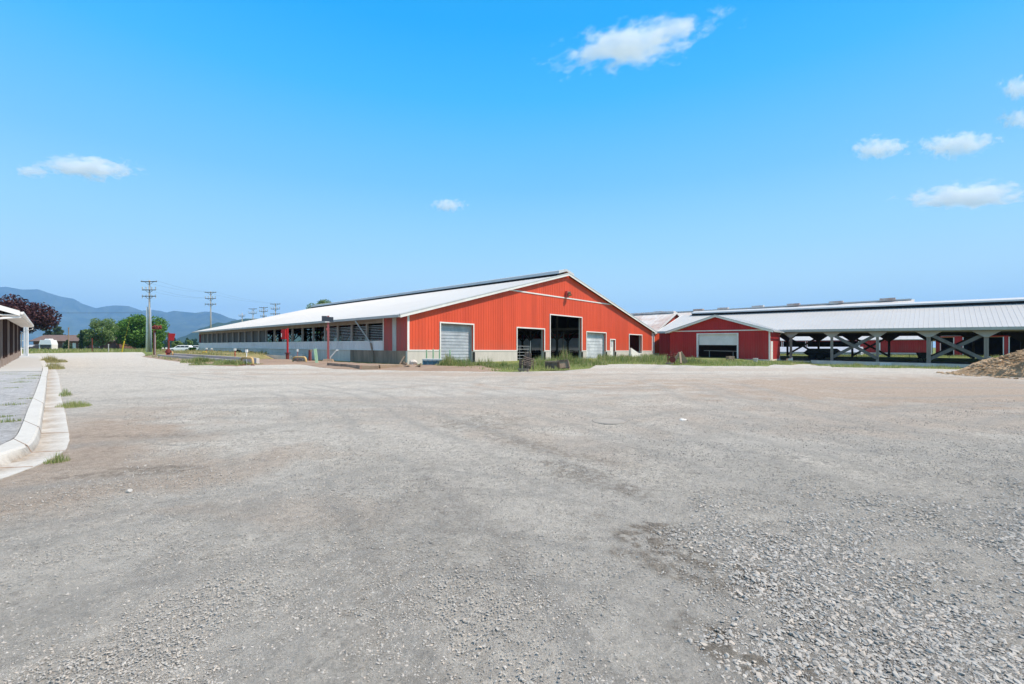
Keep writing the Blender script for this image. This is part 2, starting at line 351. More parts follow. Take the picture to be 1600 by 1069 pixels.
for (px, py, rx, ry, an, k) in [(1050, 860, .16, .75, .75, 1.0), (1020, 832, .22, .16, 0, 1.0), (1085, 905, .14, .55, .8, .8), (1185, 1030, .14, .4, .7, .95), (905, 740, .25, .9, .65, .7), (830, 695, .3, 1.2, .7, .55),
                               (200, 742, .8, .14, .2, .7), (230, 735, .5, .1, .1, .8), (200, 684, 1.0, .16, .1, .5), (940, 760, .15, .3, .6, .4), (760, 660, .8, .9, .6, .5), (700, 830, .5, 1.4, .3, .3), (560, 900, .3, 1.2, .5, .25)]:
    cx, cy = pm(px, py); dark = np.maximum(dark, k*blob(cx, cy, rx, ry, an, soft=.9, nz=.95, seed=int(py) % 89, sc_=4)*sstep((fbm(X*16, Y*16, 3, 61)-.30)/.3))
pale = sstep((fbm(X*.55+9, Y*.55, 6, 31, .62)-.47)/.2)*.75
for (px, py, rx, ry, an, k) in [(60, 880, .9, .5, .4, .9), (420, 812, .35, .2, 0, 1), (270, 760, 1.0, .6, 0, .6), (330, 740, 1.2, .8, 0, .5), (600, 690, 2, 1, 0, .5), (1000, 790, .6, 1.1, .6, .8), (960, 960, .25, .5, .6, .7), (1200, 680, 2.2, .7, 0, .5), (230, 1000, .5, .3, .3, .5), (500, 620, 7, 2, 0, .6), (300, 590, 10, 4, 0, .6)]:
    cx, cy = pm(px, py); pale = np.maximum(pale, k*blob(cx, cy, rx, ry, an, seed=int(px) % 53))
# vehicle tracks: long shallow bands curving across the yard
trk = np.zeros_like(X); edge_t = np.zeros_like(X)
for (ox, oy, rc, wd, k) in ((-30, -6, 30.6, .28, .8), (-30, -6, 32.5, .28, .8), (-30, -6, 35.2, .4, .6), (-30, -6, 37.3, .4, .6), (22, -30, 36.0, .3, .8), (22, -30, 37.9, .3, .8), (22, -30, 41.5, .5, .7), (22, -30, 43.5, .5, .7), (22, -30, 48, .7, .6), (22, -30, 50.5, .7, .6), (22, -30, 55, 1, .5),
                          (-8, -20, 24.2, .22, .7), (-8, -20, 26.0, .22, .7), (-8, -20, 30.4, .35, .7), (-8, -20, 32.4, .35, .7), (60, 10, 52, .5, .6), (60, 10, 54, .5, .6), (60, 10, 60, .5, .6), (60, 10, 62, .5, .6)):
    rad = np.hypot(X-ox, Y-oy)+(fbm(X*.15, Y*.15, 2, 8)-.5)*1.5+(fbm(X*1.3, Y*1.3, 3, 12)-.5)*.25
    gate_ = sstep((fbm(X*.3+ox, Y*.3, 3, 14)-.38)/.2); d_ = (rad-rc)/wd
    trk = np.maximum(trk, k*np.exp(-d_**2)*gate_); edge_t = np.maximum(edge_t, k*np.exp(-((np.abs(d_)-1.5)/.5)**2)*gate_)
trk = trk*(.45+.8*fbm(X*5, Y*5, 3, 15)); edge_t = edge_t*(.3+1.0*fbm(X*6, Y*6, 3, 16))
cx, cy = pm(1330, 960)
# loose stone patch, lower right, thinning away
px_ = X/np.maximum(Y, .3)
st = blob(2.1, 2.9, 1.35, 1.9, .85, soft=.7, nz=.8, seed=41, sc_=1.6)
st = np.maximum(st, blob(2.6, 4.0, 1.2, 2.3, .85, soft=.9, nz=1.0, seed=42, sc_=1.4)*.75)
def stone_den(x, y):
    """0..1 density of loose stones"""
    c, s = math.cos(.85), math.sin(.85)
    def bl(cx, cy, rx, ry, nz, sd_, ss):
        dx = x-cx; dy = y-cy; d = np.hypot((dx*c+dy*s)/rx, (-dx*s+dy*c)/ry)+(fbm(x*ss, y*ss, 4, sd_)-.5)*2*nz
        return sstep((1-d)/.8+.5)
    xl = np.interp(y, [1.5, 2.2, 3.0, 4.0, 5], [.75, .98, 1.22, 1.40, 1.7])+(fbm(x*2.5, y*2.5, 4, 41)-.5)*.7
    yt = np.interp(x, [1.2, 2.2, 3.4, 5.5], [4.1, 3.7, 3.5, 4.6])+(fbm(x*1.6, y*1.6, 4, 43)-.5)*1.8
    a = sstep((x-xl)/.55+.45)*sstep((yt-y)/1.5+.5)*(.10+.95*sstep((fbm(x*1.8, y*1.8, 4, 44)-.3)/.3))
    c2 = .30*sstep((x-xl)/.9+.4)*sstep((8-y)/4)*(.4+.8*fbm(x*1.4, y*1.4, 3, 45))
    b = sstep((fbm(x*.9+3, y*.9, 4, 77)-.52)/.2)*.12
    return np.clip(a+b+c2+.015, 0, 1)
H = (fbm(X*.5, Y*.5, 3, 1)-.5)*.05 + (fbm(X*6, Y*6, 3, 2)-.5)*.010 + (fbm(X*28, Y*28, 2, 3)-.5)*.006*(1+1.5*dark)
H = H - trk*.012 + edge_t*.008*fbm(X*20, Y*20, 2, 17) + dark*(fbm(X*14, Y*14, 3, 4)-.5)*.03
Z = gz(X, Y) + .012 + H
co_ = np.stack([X, Y, Z], -1).reshape(-1, 3); nA = len(tA)
i = np.arange(nR-1)[:, None]*nA; j = np.arange(nA-1)[None]
fc = np.stack([i+j, i+nA+j, i+nA+j+1, i+j+1], -1).reshape(-1, 4)[:, ::-1]
def yard_mat(name='gravel_yard', tint=(1, 1, 1)):
    m, nt, b = new_mat(name)
    def A(n): a = nd(nt, 'Attribute'); a.attribute_name = n; return a.outputs['Fac']
    def V(sc_): tc = nd(nt, 'TexCoord'); v = nd(nt, 'TexVoronoi'); v.inputs['Scale'].default_value = sc_; nt.links.new(tc.outputs['Object'], v.inputs['Vector']); return v
    fine_ = tex(nt, 30, 6, .8); mid = tex(nt, 2.5, 8, .75); big = tex(nt, .22, 6, .7); grit = tex(nt, 9, 7, .85)
    vo = V(60); vo2 = V(17); vo3 = V(6)
    base = ramp(nt, mid, [(.28, (.50, .46, .40)), (.5, (.61, .565, .50)), (.72, (.69, .64, .57))])
    base = mixc(nt, .8, base, ramp(nt, vo.outputs['Color'], [(.08, .60), (.45, 1.0), (.92, 1.18)]), 'MULTIPLY')
    base = mixc(nt, .7, base, ramp(nt, vo2.outputs['Color'], [(.08, .42), (.28, .95), (.9, 1.14)]), 'MULTIPLY')
    base = mixc(nt, .6, base, ramp(nt, vo3.outputs['Color'], [(.05, .62), (.25, 1.0), (.95, 1.1)]), 'MULTIPLY')
    base = mixc(nt, ramp(nt, grit, [(.50, 0.0), (.66, .85)]), base, (.25, .23, .21))
    base = mixc(nt, ramp(nt, big, [(.35, 0.0), (.7, .4)]), base, (.53, .49, .435))
    base = mixc(nt, A('pale'), base, mixc(nt, ramp(nt, grit, [(.42, 0.0), (.62, .9)]), (.62, .58, .52), (.44, .41, .37)))
    base = mixc(nt, A('dirt'), base, mixc(nt, ramp(nt, grit, [(.35, 0.0), (.62, 1.0)]), (.58, .475, .385), (.38, .30, .24)))
    base = mixc(nt, A('rut'), base, mixc(nt, ramp(nt, fine_, [(.35, 0.0), (.65, 1.0)]), (.31, .29, .27), (.44, .42, .385)))
    base = mixc(nt, A('stone_shade'), base, (.35, .33, .30))  # darker ground colour paints the shade between dense stones
    base = mixc(nt, A('dark'), base, mixc(nt, ramp(nt, fine_, [(.38, 0.0), (.62, 1.0)]), (.14, .115, .09), (.34, .305, .26)))
    if tint != (1, 1, 1): base = mixc(nt, 1.0, base, tint, 'MULTIPLY')
    nt.links.new(base, b.inputs['Base Color']); b.inputs['Roughness'].default_value = .95; b.inputs['Specular IOR Level'].default_value = .12
    b1 = nd(nt, 'Bump'); b1.inputs['Strength'].default_value = .8; b1.inputs['Distance'].default_value = .012; nt.links.new(vo.outputs['Distance'], b1.inputs['Height'])
    b2 = nd(nt, 'Bump'); b2.inputs['Strength'].default_value = .9; b2.inputs['Distance'].default_value = .035; nt.links.new(fine_, b2.inputs['Height']); nt.links.new(b1.outputs[0], b2.inputs['Normal'])
    b3 = nd(nt, 'Bump'); b3.inputs['Strength'].default_value = .6; b3.inputs['Distance'].default_value = .06; nt.links.new(grit, b3.inputs['Height']); nt.links.new(b2.outputs[0], b3.inputs['Normal'])
    nt.links.new(b3.outputs[0], b.inputs['Normal']); return m
y_ = np_mesh('gravel_yard', co_, fc, yard_mat(), smooth=True, attr={'dirt': dirtm.ravel(), 'dark': dark.ravel()*.9, 'pale': np.clip(pale*.75+trk*1.0, 0, 1).ravel()*.85, 'rut': np.clip(edge_t, 0, 1).ravel(), 'stone_shade': (sstep((Y-1.2)/.5)*stone_den(X, np.maximum(Y, .1))).ravel()})
tag(y_, 'wide pale grey gravel farm yard with brown stains', kind='structure')
# ---- loose stones
ico = bmesh.new(); bmesh.ops.create_icosphere(ico, subdivisions=1, radius=1); IV0 = IV = np.array([v.co[:] for v in ico.verts]); IF0 = IF = np.array([[v.index for v in f.verts] for f in ico.faces]); ico.free()
OV = np.array([(1, 0, 0), (-1, 0, 0), (0, 1, 0), (0, -1, 0), (0, 0, 1), (0, 0, -1.)]); OF = np.array([(0, 2, 4), (2, 1, 4), (1, 3, 4), (3, 0, 4), (2, 0, 5), (1, 2, 5), (3, 1, 5), (0, 3, 5)])
def stones(name, n, ymax, smin, smax, seed, usepatch, mat, label, octa=False):
    IV, IF = (OV, OF) if octa else (IV0, IF0); nv = len(IV)
    g_ = np.random.default_rng(seed); N = n*6 if usepatch else n*2
    # sample so that screen density stays natural
    y = 1.3*(ymax/1.3)**g_.random(N) if not usepatch else g_.uniform(1.3, ymax, N)
    x = g_.uniform(-1, 1, N)*(1.32*y+.7)
    den = stone_den(x, y); keep = g_.random(N) < (den if usepatch else np.clip(.25+.9*sstep((fbm(x*1.1+3, y*1.1, 4, 77)-.40)/.25), 0, 1))
    # keep off the kerb
    kx = -.80*y - .02
    keep &= ~((x < -.86*y) & (y < 12) & (y > 5))
    x = x[keep][:n]; y = y[keep][:n]; n = len(x)
    dk = den[keep][:n] if usepatch else 1.0
    s = smin*(smax/smin)**(g_.random(n)**1.9*np.clip(np.asarray(dk)*2.0+.12, 0, 1))*(1 if usepatch else np.clip(y/5, .8, 1.25))
    sc3 = np.stack([s*g_.uniform(.8, 1.5, n), s*g_.uniform(.6, 1.0, n), s*g_.uniform(.25, .6, n)], -1)
    a = g_.uniform(0, 2*np.pi, n); tl = g_.uniform(-.5, .5, n)
    V = IV[None]*(1+g_.uniform(-.42, .3, (n, nv, 1)))*sc3[:, None]
    vz = V[..., 2]*np.cos(tl)[:, None]+V[..., 0]*np.sin(tl)[:, None]; vx = V[..., 0]*np.cos(tl)[:, None]-V[..., 2]*np.sin(tl)[:, None]
    c = np.cos(a)[:, None]; s_ = np.sin(a)[:, None]; wx = vx*c-V[..., 1]*s_; wy = vx*s_+V[..., 1]*c
    z0 = gz(x, y)+.012+(fbm(x*.5, y*.5, 3, 1)-.5)*.05+sc3[:, 2]*.35
    co = np.stack([wx+x[:, None], wy+y[:, None], vz+z0[:, None]], -1).reshape(-1, 3)
    fc = (IF[None]+np.arange(n)[:, None, None]*nv).reshape(-1, 3)
    o = np_mesh(name, co, fc, mat); tag(o, label, 'gravel', kind='stuff'); return o
def stone_mat():
    m, nt, b = new_mat('loose_stone'); g_ = nd(nt, 'NewGeometry')
    c = ramp(nt, g_.outputs['Random Per Island'], [(0, (.19, .18, .165)), (.25, (.34, .32, .295)), (.75, (.46, .435, .40)), (.93, (.50, .42, .345)), (1, (.55, .52, .48))])
    f = tex(nt, 60, 4); c = mixc(nt, ramp(nt, f, [(.35, 0.0), (.75, .4)]), c, (.45, .42, .38))
    nt.links.new(c, b.inputs['Base Color']); b.inputs['Roughness'].default_value = .9; bump(nt, b, f, .4, .003); return m
SM = stone_mat()
stones('loose_gravel', 56000, 6.5, .0042, .0185, 5, True, SM, 'loose crushed stones lying thickest at the lower right of the yard')
stones('crushed_gravel', 56000, 6.5, .002, .006, 15, True, SM, 'fine crushed stone lying between the larger stones at the lower right', True)
stones('fine_gravel', 215000, 13, .0024, .0125, 6, False, SM, 'small scattered chips of gravel over the whole yard', True)
# ---- plaza, kerb, gravel bed by the left building
def sheet(name, pts, dz, mat, label, th=.2, kind='structure', cat=None):
    P = [gp(*p, dz) if len(p) == 2 else (p[0], p[1], gzf(p[0], p[1])+dz) for p in pts]
    mb = MB(); mb.prism([(x, y, z-th) for x, y, z in P], (0, 0, th)); o = mb.build(name, mat); tag(o, label, cat, None, kind); return o
def W(x, y): return (x, y, 0)
sheet('pavement', [(-140, 583), (65.5, 579.5), (66.5, 572), (61, 557.5), (45, 554.5), (-20, 556), (-100, 562)], .155, M['pave'], 'pale concrete pavement beside the brown building', .3)
K = [((60, 557.5), (65, 557), (65.5, 558), (70, 558)), ((66, 572), (74, 571), (74.5, 573), (84, 574)), ((64.5, 585), (73, 586), (74, 590), (91.5, 588)), ((57, 608), (70, 614), (72, 620), (96, 621)),
     ((45, 636), (65, 645), (67, 655), (103, 650)), ((36, 660), (60, 670), (64, 680), (107.5, 679)), ((25, 682), (48, 692), (55, 702), (104, 700)), ((8, 692), (20, 703), (25, 720), (80, 716)),
     ((-30, 708), (-35, 720), (-35, 741), (20, 741)), ((-200, 760), (-230, 778), (-220, 800), (-200, 815))]
rows = []
for I, O, Fb, G in K:
    rows.append([gp(*I, .16), gp(*O, .16), gp(*Fb, .03), gp(*G, .03)])
def crs(rows, k, n=8):
    out = []; P = [np.array(r_[k]) for r_ in rows]; P = [2*P[0]-P[1]]+P+[2*P[-1]-P[-2]]
    for i in range(1, len(P)-2):
        for t in np.linspace(0, 1, n, endpoint=False):
            a, b, c, d = P[i-1:i+3]; out.append(.5*((2*b)+(-a+c)*t+(2*a-5*b+4*c-d)*t*t+(-a+3*b-3*c+d)*t**3))
    out.append(P[-2]); return out
C4 = [crs(rows, k) for k in range(4)]
co_ = []; fc = []
for i in range(len(C4[0])):
    a, b, c, d = [C4[k][i] for k in range(4)]; dn = np.array((0, 0, -.3))
    b2 = b + (a-b)*.12; b1 = b-np.array((0, 0, .02))
    co_ += [a+dn, a, b2, b1, c, d, d+dn]
n = 7
fl = [(i*n+k, i*n+k+1, (i+1)*n+k+1, (i+1)*n+k) for i in range(len(C4[0])-1) for k in range(6)]
def kerb_mat():
    m, nt, b = new_mat('kerb_concrete'); a = nd(nt, 'Attribute'); a.attribute_name = 'soil'; f = tex(nt, 1.3, 6, .7); f2 = tex(nt, 14, 6, .8)
    c = mixc(nt, ramp(nt, f, [(.4, 0.0), (.75, .6)]), (.58, .56, .52), (.46, .435, .40)); c = mixc(nt, ramp(nt, f2, [(.5, 0.0), (.75, .6)]), c, (.36, .33, .29))
    mu = nd(nt, 'Math'); mu.operation = 'MULTIPLY'; nt.links.new(a.outputs['Fac'], mu.inputs[0]); nt.links.new(ramp(nt, f, [(.35, .1), (.58, 1.0)]), mu.inputs[1])
    c = mixc(nt, mu.outputs[0], c, mixc(nt, ramp(nt, f2, [(.4, 0.0), (.6, 1.0)]), (.42, .35, .28), (.27, .22, .17)))
    nt.links.new(c, b.inputs['Base Color']); b.inputs['Roughness'].default_value = .95; bump(nt, b, f2, .5, .01); return m
kq = []; ks = []
for i in range(len(C4[0])):
    a, b, c, d = [C4[k][i] for k in range(4)]; dn = np.array((0, 0, -.3)); cd = c+(d-c)*.38; wob = (d-c)*.03*(float(fbm(i*.7, 0, 2, 5))-.5)*2
    kq += [a+dn, a, b+(a-b)*.12, b-np.array((0, 0, .02)), c, cd, d+wob, d+wob+dn]; ks += [0, .0, 0, .1, 1.0, .75, .15, .6]
n = 8; fl = np.array([(i*n+k, i*n+k+1, (i+1)*n+k+1, (i+1)*n+k) for i in range(len(C4[0])-1) for k in range(7)])
o = np_mesh('kerb', np.array(kq), fl[:, ::-1], kerb_mat(), attr={'soil': np.array(ks)})
mbj = MB()
for i in range(6, len(C4[0])-2, 11):
    a, b, c, d = [np.array(C4[k][i]) for k in range(4)]; a2, b2, c2, d2 = [C4[k][i]+(C4[k][i+1]-C4[k][i])*.02/max(.02, np.linalg.norm(C4[k][i+1]-C4[k][i])) for k in range(4)]; up = np.array((0, 0, .004)); out = (d-c)*.006
    for p, q, p2, q2, of in ((a, b, a2, b2, up), (b, c, b2, c2, out+up*.5), (c, d, c2, d2, up)): mbj.hexa([p-up, q-up, q2-up, p2-up, p+of, q+of, q2+of, p2+of])
mbj.build('expansion_joint', M['dirtyconc'], o)
tag(o, 'pale curved concrete kerb with a flat gutter at the left', 'kerb', None, 'structure')
sheet('gravel_bed', [(-150, 584), (65.0, 580.2), (64, 586), (56.5, 608), (44.5, 636), (35.5, 660), (24.5, 682), (7.5, 692), (-31, 708), (-190, 758), (-420, 700)], .10, yard_mat('bed_gravel', (.90, .96, 1.08)), 'bed of blue grey gravel behind the kerb', .12)
# dirt apron at the barn side, dark strip and island mound
def patch(name, pts, amp, mat, label, kind='structure', seed=1, step=.5, nzs=.6, cat=None, skirt=.0, dz=.0):
    P = [gp(*p)[:2] if len(p) == 2 else uv2w(p[0], p[1]) for p in pts]; P = np.array(P)
    # grid points in the polygon, height grows with distance from the border
    x0, y0 = P.min(0)-step; x1, y1 = P.max(0)+step
    gx = np.arange(x0, x1, step); gy = np.arange(y0, y1, step); GX, GY = np.meshgrid(gx, gy, indexing='ij')
    ins = np.zeros(GX.shape, bool); dist = np.full(GX.shape, 1e9)
    for k in range(len(P)):
        a = P[k]; b = P[(k+1) % len(P)]; cond = ((a[1] > GY) != (b[1] > GY)); xx = (b[0]-a[0])*(GY-a[1])/(b[1]-a[1]+1e-12)+a[0]
        ins ^= cond & (GX < xx)
        ab = b-a; t = np.clip(((GX-a[0])*ab[0]+(GY-a[1])*ab[1])/(ab@ab), 0, 1); dist = np.minimum(dist, np.hypot(GX-a[0]-t*ab[0], GY-a[1]-t*ab[1]))
    s = np.where(ins, dist, -dist)
    Hh = amp*sstep(np.clip(s/1.6+.1, 0, 1))*(.45+1.1*fbm(GX*nzs, GY*nzs, 5, seed)) + np.where(s < 0, s*.3, 0)
    GZ = gz(GX, GY)+Hh+.03+dz
    m_ = s > -step*1.5
    idx = -np.ones(GX.shape, int); idx[m_] = np.arange(m_.sum())
    q = np.stack([idx[:-1, :-1], idx[1:, :-1], idx[1:, 1:], idx[:-1, 1:]], -1).reshape(-1, 4); q = q[(q >= 0).all(1)]
    o = np_mesh(name, np.stack([GX[m_], GY[m_], GZ[m_]], -1), q, mat, smooth=True); tag(o, label, cat, None, kind); return o
patch('dirt', [(400, 571), (470, 569.5), (520, 577), (640, 580), (760, 581), (780, 574), (640, 571), (600, 570), (470, 563), (400, 561)], .10, M['dirt'], 'strip of brown dirt along the barn wall', seed=3, step=.35, nzs=1.5)
# ============================================================ HILLS
def hills(name, prof, d, depth, c1, c2, nz, seed, label, base=0):
    pa = np.linspace(-900, 900, 500) if d > 6000 else np.linspace(150, 900, 260)
    pxs = np.array([p[0] for p in prof]); pys = np.array([p[1] for p in prof])
    top = np.interp(pa, pxs, pys); hh = (HY-top)/F*d
    hh = hh*(1+(fbm(pa*.05, pa*0, 4, seed)-.5)*nz)
    ns = 40; s = np.linspace(-1, 1, ns); m_ = (pa-HX)/F
    D = d + s*depth
    prof_s = np.where(s < 0, (1+s)**.8, 1-.6*s)
    X = m_[None]*D[:, None]; Y = np.repeat(D[:, None], len(pa), 1)
    rid = (np.abs(fbm(X/d*22, Y/d*22, 5, seed+3)-.5)*2)
    fade = (1-np.abs(s))[:, None]
    Z = (hh[None]*(D[:, None]/d))*prof_s[:, None] - rid*fade*hh[None]*.38*(np.abs(s)[:, None] > .04)
    co = np.stack([X, Y, Z+base-1], -1).reshape(-1, 3); nA = len(pa)
    i = np.arange(ns-1)[:, None]*nA; j = np.arange(nA-1)[None]; fc = np.stack([i+j, i+j+1, i+nA+j+1, i+nA+j], -1).reshape(-1, 4)
    m, nt, b = new_mat(name); f = tex(nt, .004, 6); c = ramp(nt, f, [(.3, c1), (.7, c2)]); nt.links.new(c, b.inputs['Base Color']); b.inputs['Roughness'].default_value = 1; b.inputs['Specular IOR Level'].default_value = 0
    o = np_mesh(name, co, fc, m, smooth=True); tag(o, label, kind='structure')
hills('mountains', [(-900, 540), (-500, 470), (-200, 440), (0, 447), (10, 446.5), (35, 451), (60, 450.5), (75, 456), (95, 462), (115, 465.5), (130, 474), (150, 480.5), (165, 477.5), (180, 476), (200, 477), (212, 481), (222, 484.5), (235, 483), (250, 484.5), (260, 487.5), (272, 484.5), (290, 486.5), (305, 488), (318, 486), (330, 486), (345, 490), (358, 496), (378, 500), (420, 515), (480, 530), (560, 541), (900, 542)],
      8500, 2600, (.02, .04, .025), (.10, .12, .07), .0, 5, 'blue hazy mountain range along the horizon at the left')
hills('hill', [(150, 542), (258, 538), (270, 533), (280, 526.5), (292, 523), (300, 519), (312, 512), (325, 508.5), (340, 503), (352, 504), (365, 500), (385, 497), (420, 496), (520, 505), (700, 530), (900, 542)],
      3000, 900, (.03, .055, .03), (.05, .08, .04), .06, 9, 'low dark wooded hill in front of the blue mountains')
# ============================================================ BARN
V0 = 33.28; Yc, U0 = on_v(637, V0); _, U2 = on_v(1019, V0); WD = U2-U0; LN = on_u(311, U0)[1]-V0
SHR = (-.0072, .0034)
CT, EV = 1.21, 4.39; RX = WD/2; PK = 10.62; SLP = (PK-EV)/RX
def roofz(a): return PK-abs(a-RX)*SLP
def front_u(px): return on_v(px, V0)[1]-U0
def front_z(px, py): Yq, u = on_v(px, V0); return zat(py, Yq)-SHR[0]*(u-U0)
bx_, by_ = uv2w(U0, V0)
barn = thing('red_barn', 'large bright red barn with white gable trim and open curtain side', 'barn', (bx_, by_, 0))
OPS = {}
for k, x0, x1, yt, zb in (('a', 688.5, 739, 506.5, -.2), ('b', 808, 850, 513.8, -.2), ('c', 859.8, 908.5, 494.6, -.2), ('d', 916.6, 946.3, 520, -.2), ('e', 953.5, 960.7, 531.2, -.2), ('f', 983, 1002.5, 523.6, .92)):
    u0, u1 = front_u(x0), front_u(x1); OPS[k] = (u0, u1, zb, front_z((x0+x1)/2, yt))
ops = list(OPS.values())
pf = lambda a, b, z: (a, b, z)
mb = MB(); wall(mb, pf, 0, WD, CT, lambda a: roofz(a)-.02, ops, .18, (RX,)); ribs(mb, pf, 0, WD, .34, CT, lambda a: roofz(a)-.05, ops)
mb.build('gable_siding', M['red'], barn, shear=SHR)
mb = MB(); wall(mb, lambda a, b, z: (a, b-.03, z), -.04, WD+.04, -.5, lambda a: CT-.002, ops, .26); mb.build('foundation', M['concrete'], barn, shear=SHR)
mb = MB()
mb.box(-.06, .14, -.055, -.022, CT, EV+.02); mb.build('corner_trim', M['white'], barn, shear=SHR); mb = MB(); mb.box(WD-.14, WD+.06, -.055, -.022, CT, EV+.02); mb.build('corner_trim', M['white'], barn, shear=SHR); mb = MB()
for x0, x1 in zip([0.14]+[o[1]+.14 for o in ops], [o[0]-.14 for o in ops]+[WD-.14]):
    if x1 > x0+.05: mb = MB(); mb.box(x0, x1, -.062, -.025, CT+.0, CT+.10); mb.build('base_trim', M['white'], barn, shear=SHR)
mb = MB()
ta, tb = front_u(799), front_u(957); tz = (front_z(799, 453.4)+front_z(957, 476.5))/2
mb.box(ta-.2, tb+.2, -.06, -.02, tz-.07, tz+.07)
mb.build('belt_trim', M['white'], barn, shear=SHR)
# door frames with doors
def leaf_door(op, mat, setb, step, name='roll_up_door', zb=0.0):
    m2 = MB(); z = zb
    while z < op[3]-.01:
        z1 = min(z+step, op[3]); m2.hexa([(op[0], setb, z), (op[1], setb, z), (op[1], setb+.06, z), (op[0], setb+.06, z), (op[0], setb+.03, z1-.012), (op[1], setb+.03, z1-.012), (op[1], setb+.06, z1), (op[0], setb+.06, z1)]); z = z1
    d = m2.build(name, mat, barn, shear=SHR); return d
leaf_door(OPS['a'], M['rollup'], .34, .30); leaf_door(OPS['d'], M['rollup2'], .34, .42)
for k, op in OPS.items():
    m2 = MB(); zb_ = CT if k != 'f' else op[2]
    wd = .13
    m2.box(op[0]-wd, op[0], -.066, -.02, -.3 if k in 'acd' else zb_, op[3]+wd); m2.box(op[1], op[1]+wd, -.066, -.02, zb_, op[3]+wd); m2.box(op[0], op[1], -.066, -.02, op[3], op[3]+wd)
    if k == 'f': m2.box(op[0], op[1], -.07, -.02, op[2]-.12, op[2])
    f_ = m2.build('door_frame' if k != 'f' else 'window_frame', M['white'], barn, shear=SHR)
    m3 = MB(); m3.box(op[1]+.001, op[1]+.05, .0, .42, -.3 if k != 'f' else op[2], op[3]); m3.build('jamb', M['gutter'], f_, shear=SHR)
    m3 = MB(); m3.box(op[0]-.05, op[0]-.001, .0, .42, -.3 if k != 'f' else op[2], op[3]); m3.build('jamb', M['gutter'], f_, shear=SHR)
    if k in 'abcde':
        m4 = MB(); m4.box(op[1]-.10, op[1]+.14, -.16, -.07, -.2, CT-.1); m4.build('corner_guard', M['blackmetal'], barn, shear=SHR)
op = OPS['e']; m2 = MB(); m2.box(op[0], op[1]-.3, .1, .15, 0, op[3]-.02); d = m2.build('door', M['white'], barn, shear=SHR)
m2 = MB(); m2.box(op[0]+.12, op[1]-.5, .08, .1, op[3]-.95, op[3]-.25); m2.build('pane', M['cap'], d, shear=SHR)
m2 = MB(); m2.tube([(op[0]+.25, .03, 1.1), (op[0]+.25, .09, 1.1)], .04); m2.build('handle', M['steel'], d, shear=SHR)
# concrete ramp wall at the right opening
op = OPS['f']; m2 = MB(); xa = front_u(983.2); xb = front_u(1008.5)
m2.prism([(xa, -.32, -.4), (xb, -.32, -.4), (xb, -.32, -.02), (xa, -.32, 1.72)], (0, .25, 0)); m2.build('ramp_wall', M['white'], barn, shear=SHR)
# yard lamp on gable
lx = front_u(884.5); lz = front_z(884.5, 461)
m2 = MB(); m2.box(lx-.25, lx+.1, -.35, -.06, lz-.35, lz+.45); lm = m2.build('yard_lamp', M['oldred'], barn, shear=SHR)
m2 = MB(); m2.tube([(lx+.05, -.2, lz+.3), (lx+.05, -.42, lz+.22), (lx+.05, -.5, lz-.1)], [.1, .26, .32], 10); m2.build('lamp_shade', M['tanwood'], lm, shear=SHR)
# side wall (local u=0, along v)
ps = lambda a, b, z: (b, a, z)
SO = 3.95            # solid siding length next to the gable
sz0 = 2.05           # top of curtain panel
mb = MB(); wall(mb, ps, .19, SO, CT, lambda a: EV-.05, [(1.75, 2.35, CT, EV)], .15); ribs(mb, lambda a, b, z: (b, a, z), .19, SO, .3, CT, lambda a: EV-.06, [(1.7, 2.4, CT, EV)]); mb.build('side_siding', M['oldred'], barn, shear=SHR)
mb = MB(); mb.box(-.05, .1, 1.75, 2.35, CT-.05, EV-.05); mb.build('side_door', M['gutter'], barn, shear=SHR)
mb = MB(); mb.box(-.05, .2, .24, 10.2, -.5, CT-.004); mb.build('side_foundation', M['dirtyconc'], barn, shear=SHR, label='brown stained concrete side foundation')
mb = MB(); mb.box(-.05, .2, 10.2, LN, -.5, CT-.004)
for v in np.arange(12, LN, 2.44): mb.box(-.058, -.04, v-.012, v+.012, -.5, CT-.03)
mb.build('side_foundation', M['concrete2'], barn, shear=SHR)
mb = MB(); mb.box(-.06, .02, SO+.04, LN, CT+.09, sz0)
for v in np.arange(SO+.4, LN, .61): mb.box(-.078, -.055, v-.02, v+.02, CT+.09, sz0-.05)
mb.build('curtain_panel', M['curtain'], barn, shear=SHR)
mb = MB(); mb.box(-.13, .03, SO, LN, CT-.0, CT+.085); mb.box(-.09, .03, SO, LN, sz0, sz0+.07); mb.box(-.055, .0, SO-.1, SO, CT, EV-.1); mb.build('side_rail', M['white'], barn, shear=SHR)
mb = MB(); mb.box(-.04, .22, SO, LN, EV-.62, EV-.16); mb.build('header_beam', M['soffit'], barn, shear=SHR)
PS = 3.05; vs = [SO+PS*k for k in range(1, int((LN-SO)/PS)+1)]
for v in vs:
    mb = MB(); mb.box(-.03, .16, v-.09, v+.09, sz0+.07, EV-.62); mb.build('side_post', M['fascia'], barn, shear=SHR)
# slatted wind mesh in the bays nearest the gable
mb = MB()
for z in np.arange(sz0+.2, EV-.7, .16): mb.box(.20, .23, SO, SO+PS*4, z, z+.045)
mb.build('slat_screen', M['steel'], barn, shear=SHR)
# inner closed curtain in the far bays
mb = MB(); mb.box(.24, .28, LN-36, LN-.2, sz0, EV-.16); 
for v in np.arange(LN-36, LN-.2, PS): mb.box(.20, .24, v-.2, v+.12, sz0, EV-.2)
mb.build('rolled_curtain', weathered('brown_curtain', (.13, .12, .115), (.07, .065, .06), .8, .8, 0, .5, 3, True, .1), barn, shear=SHR)
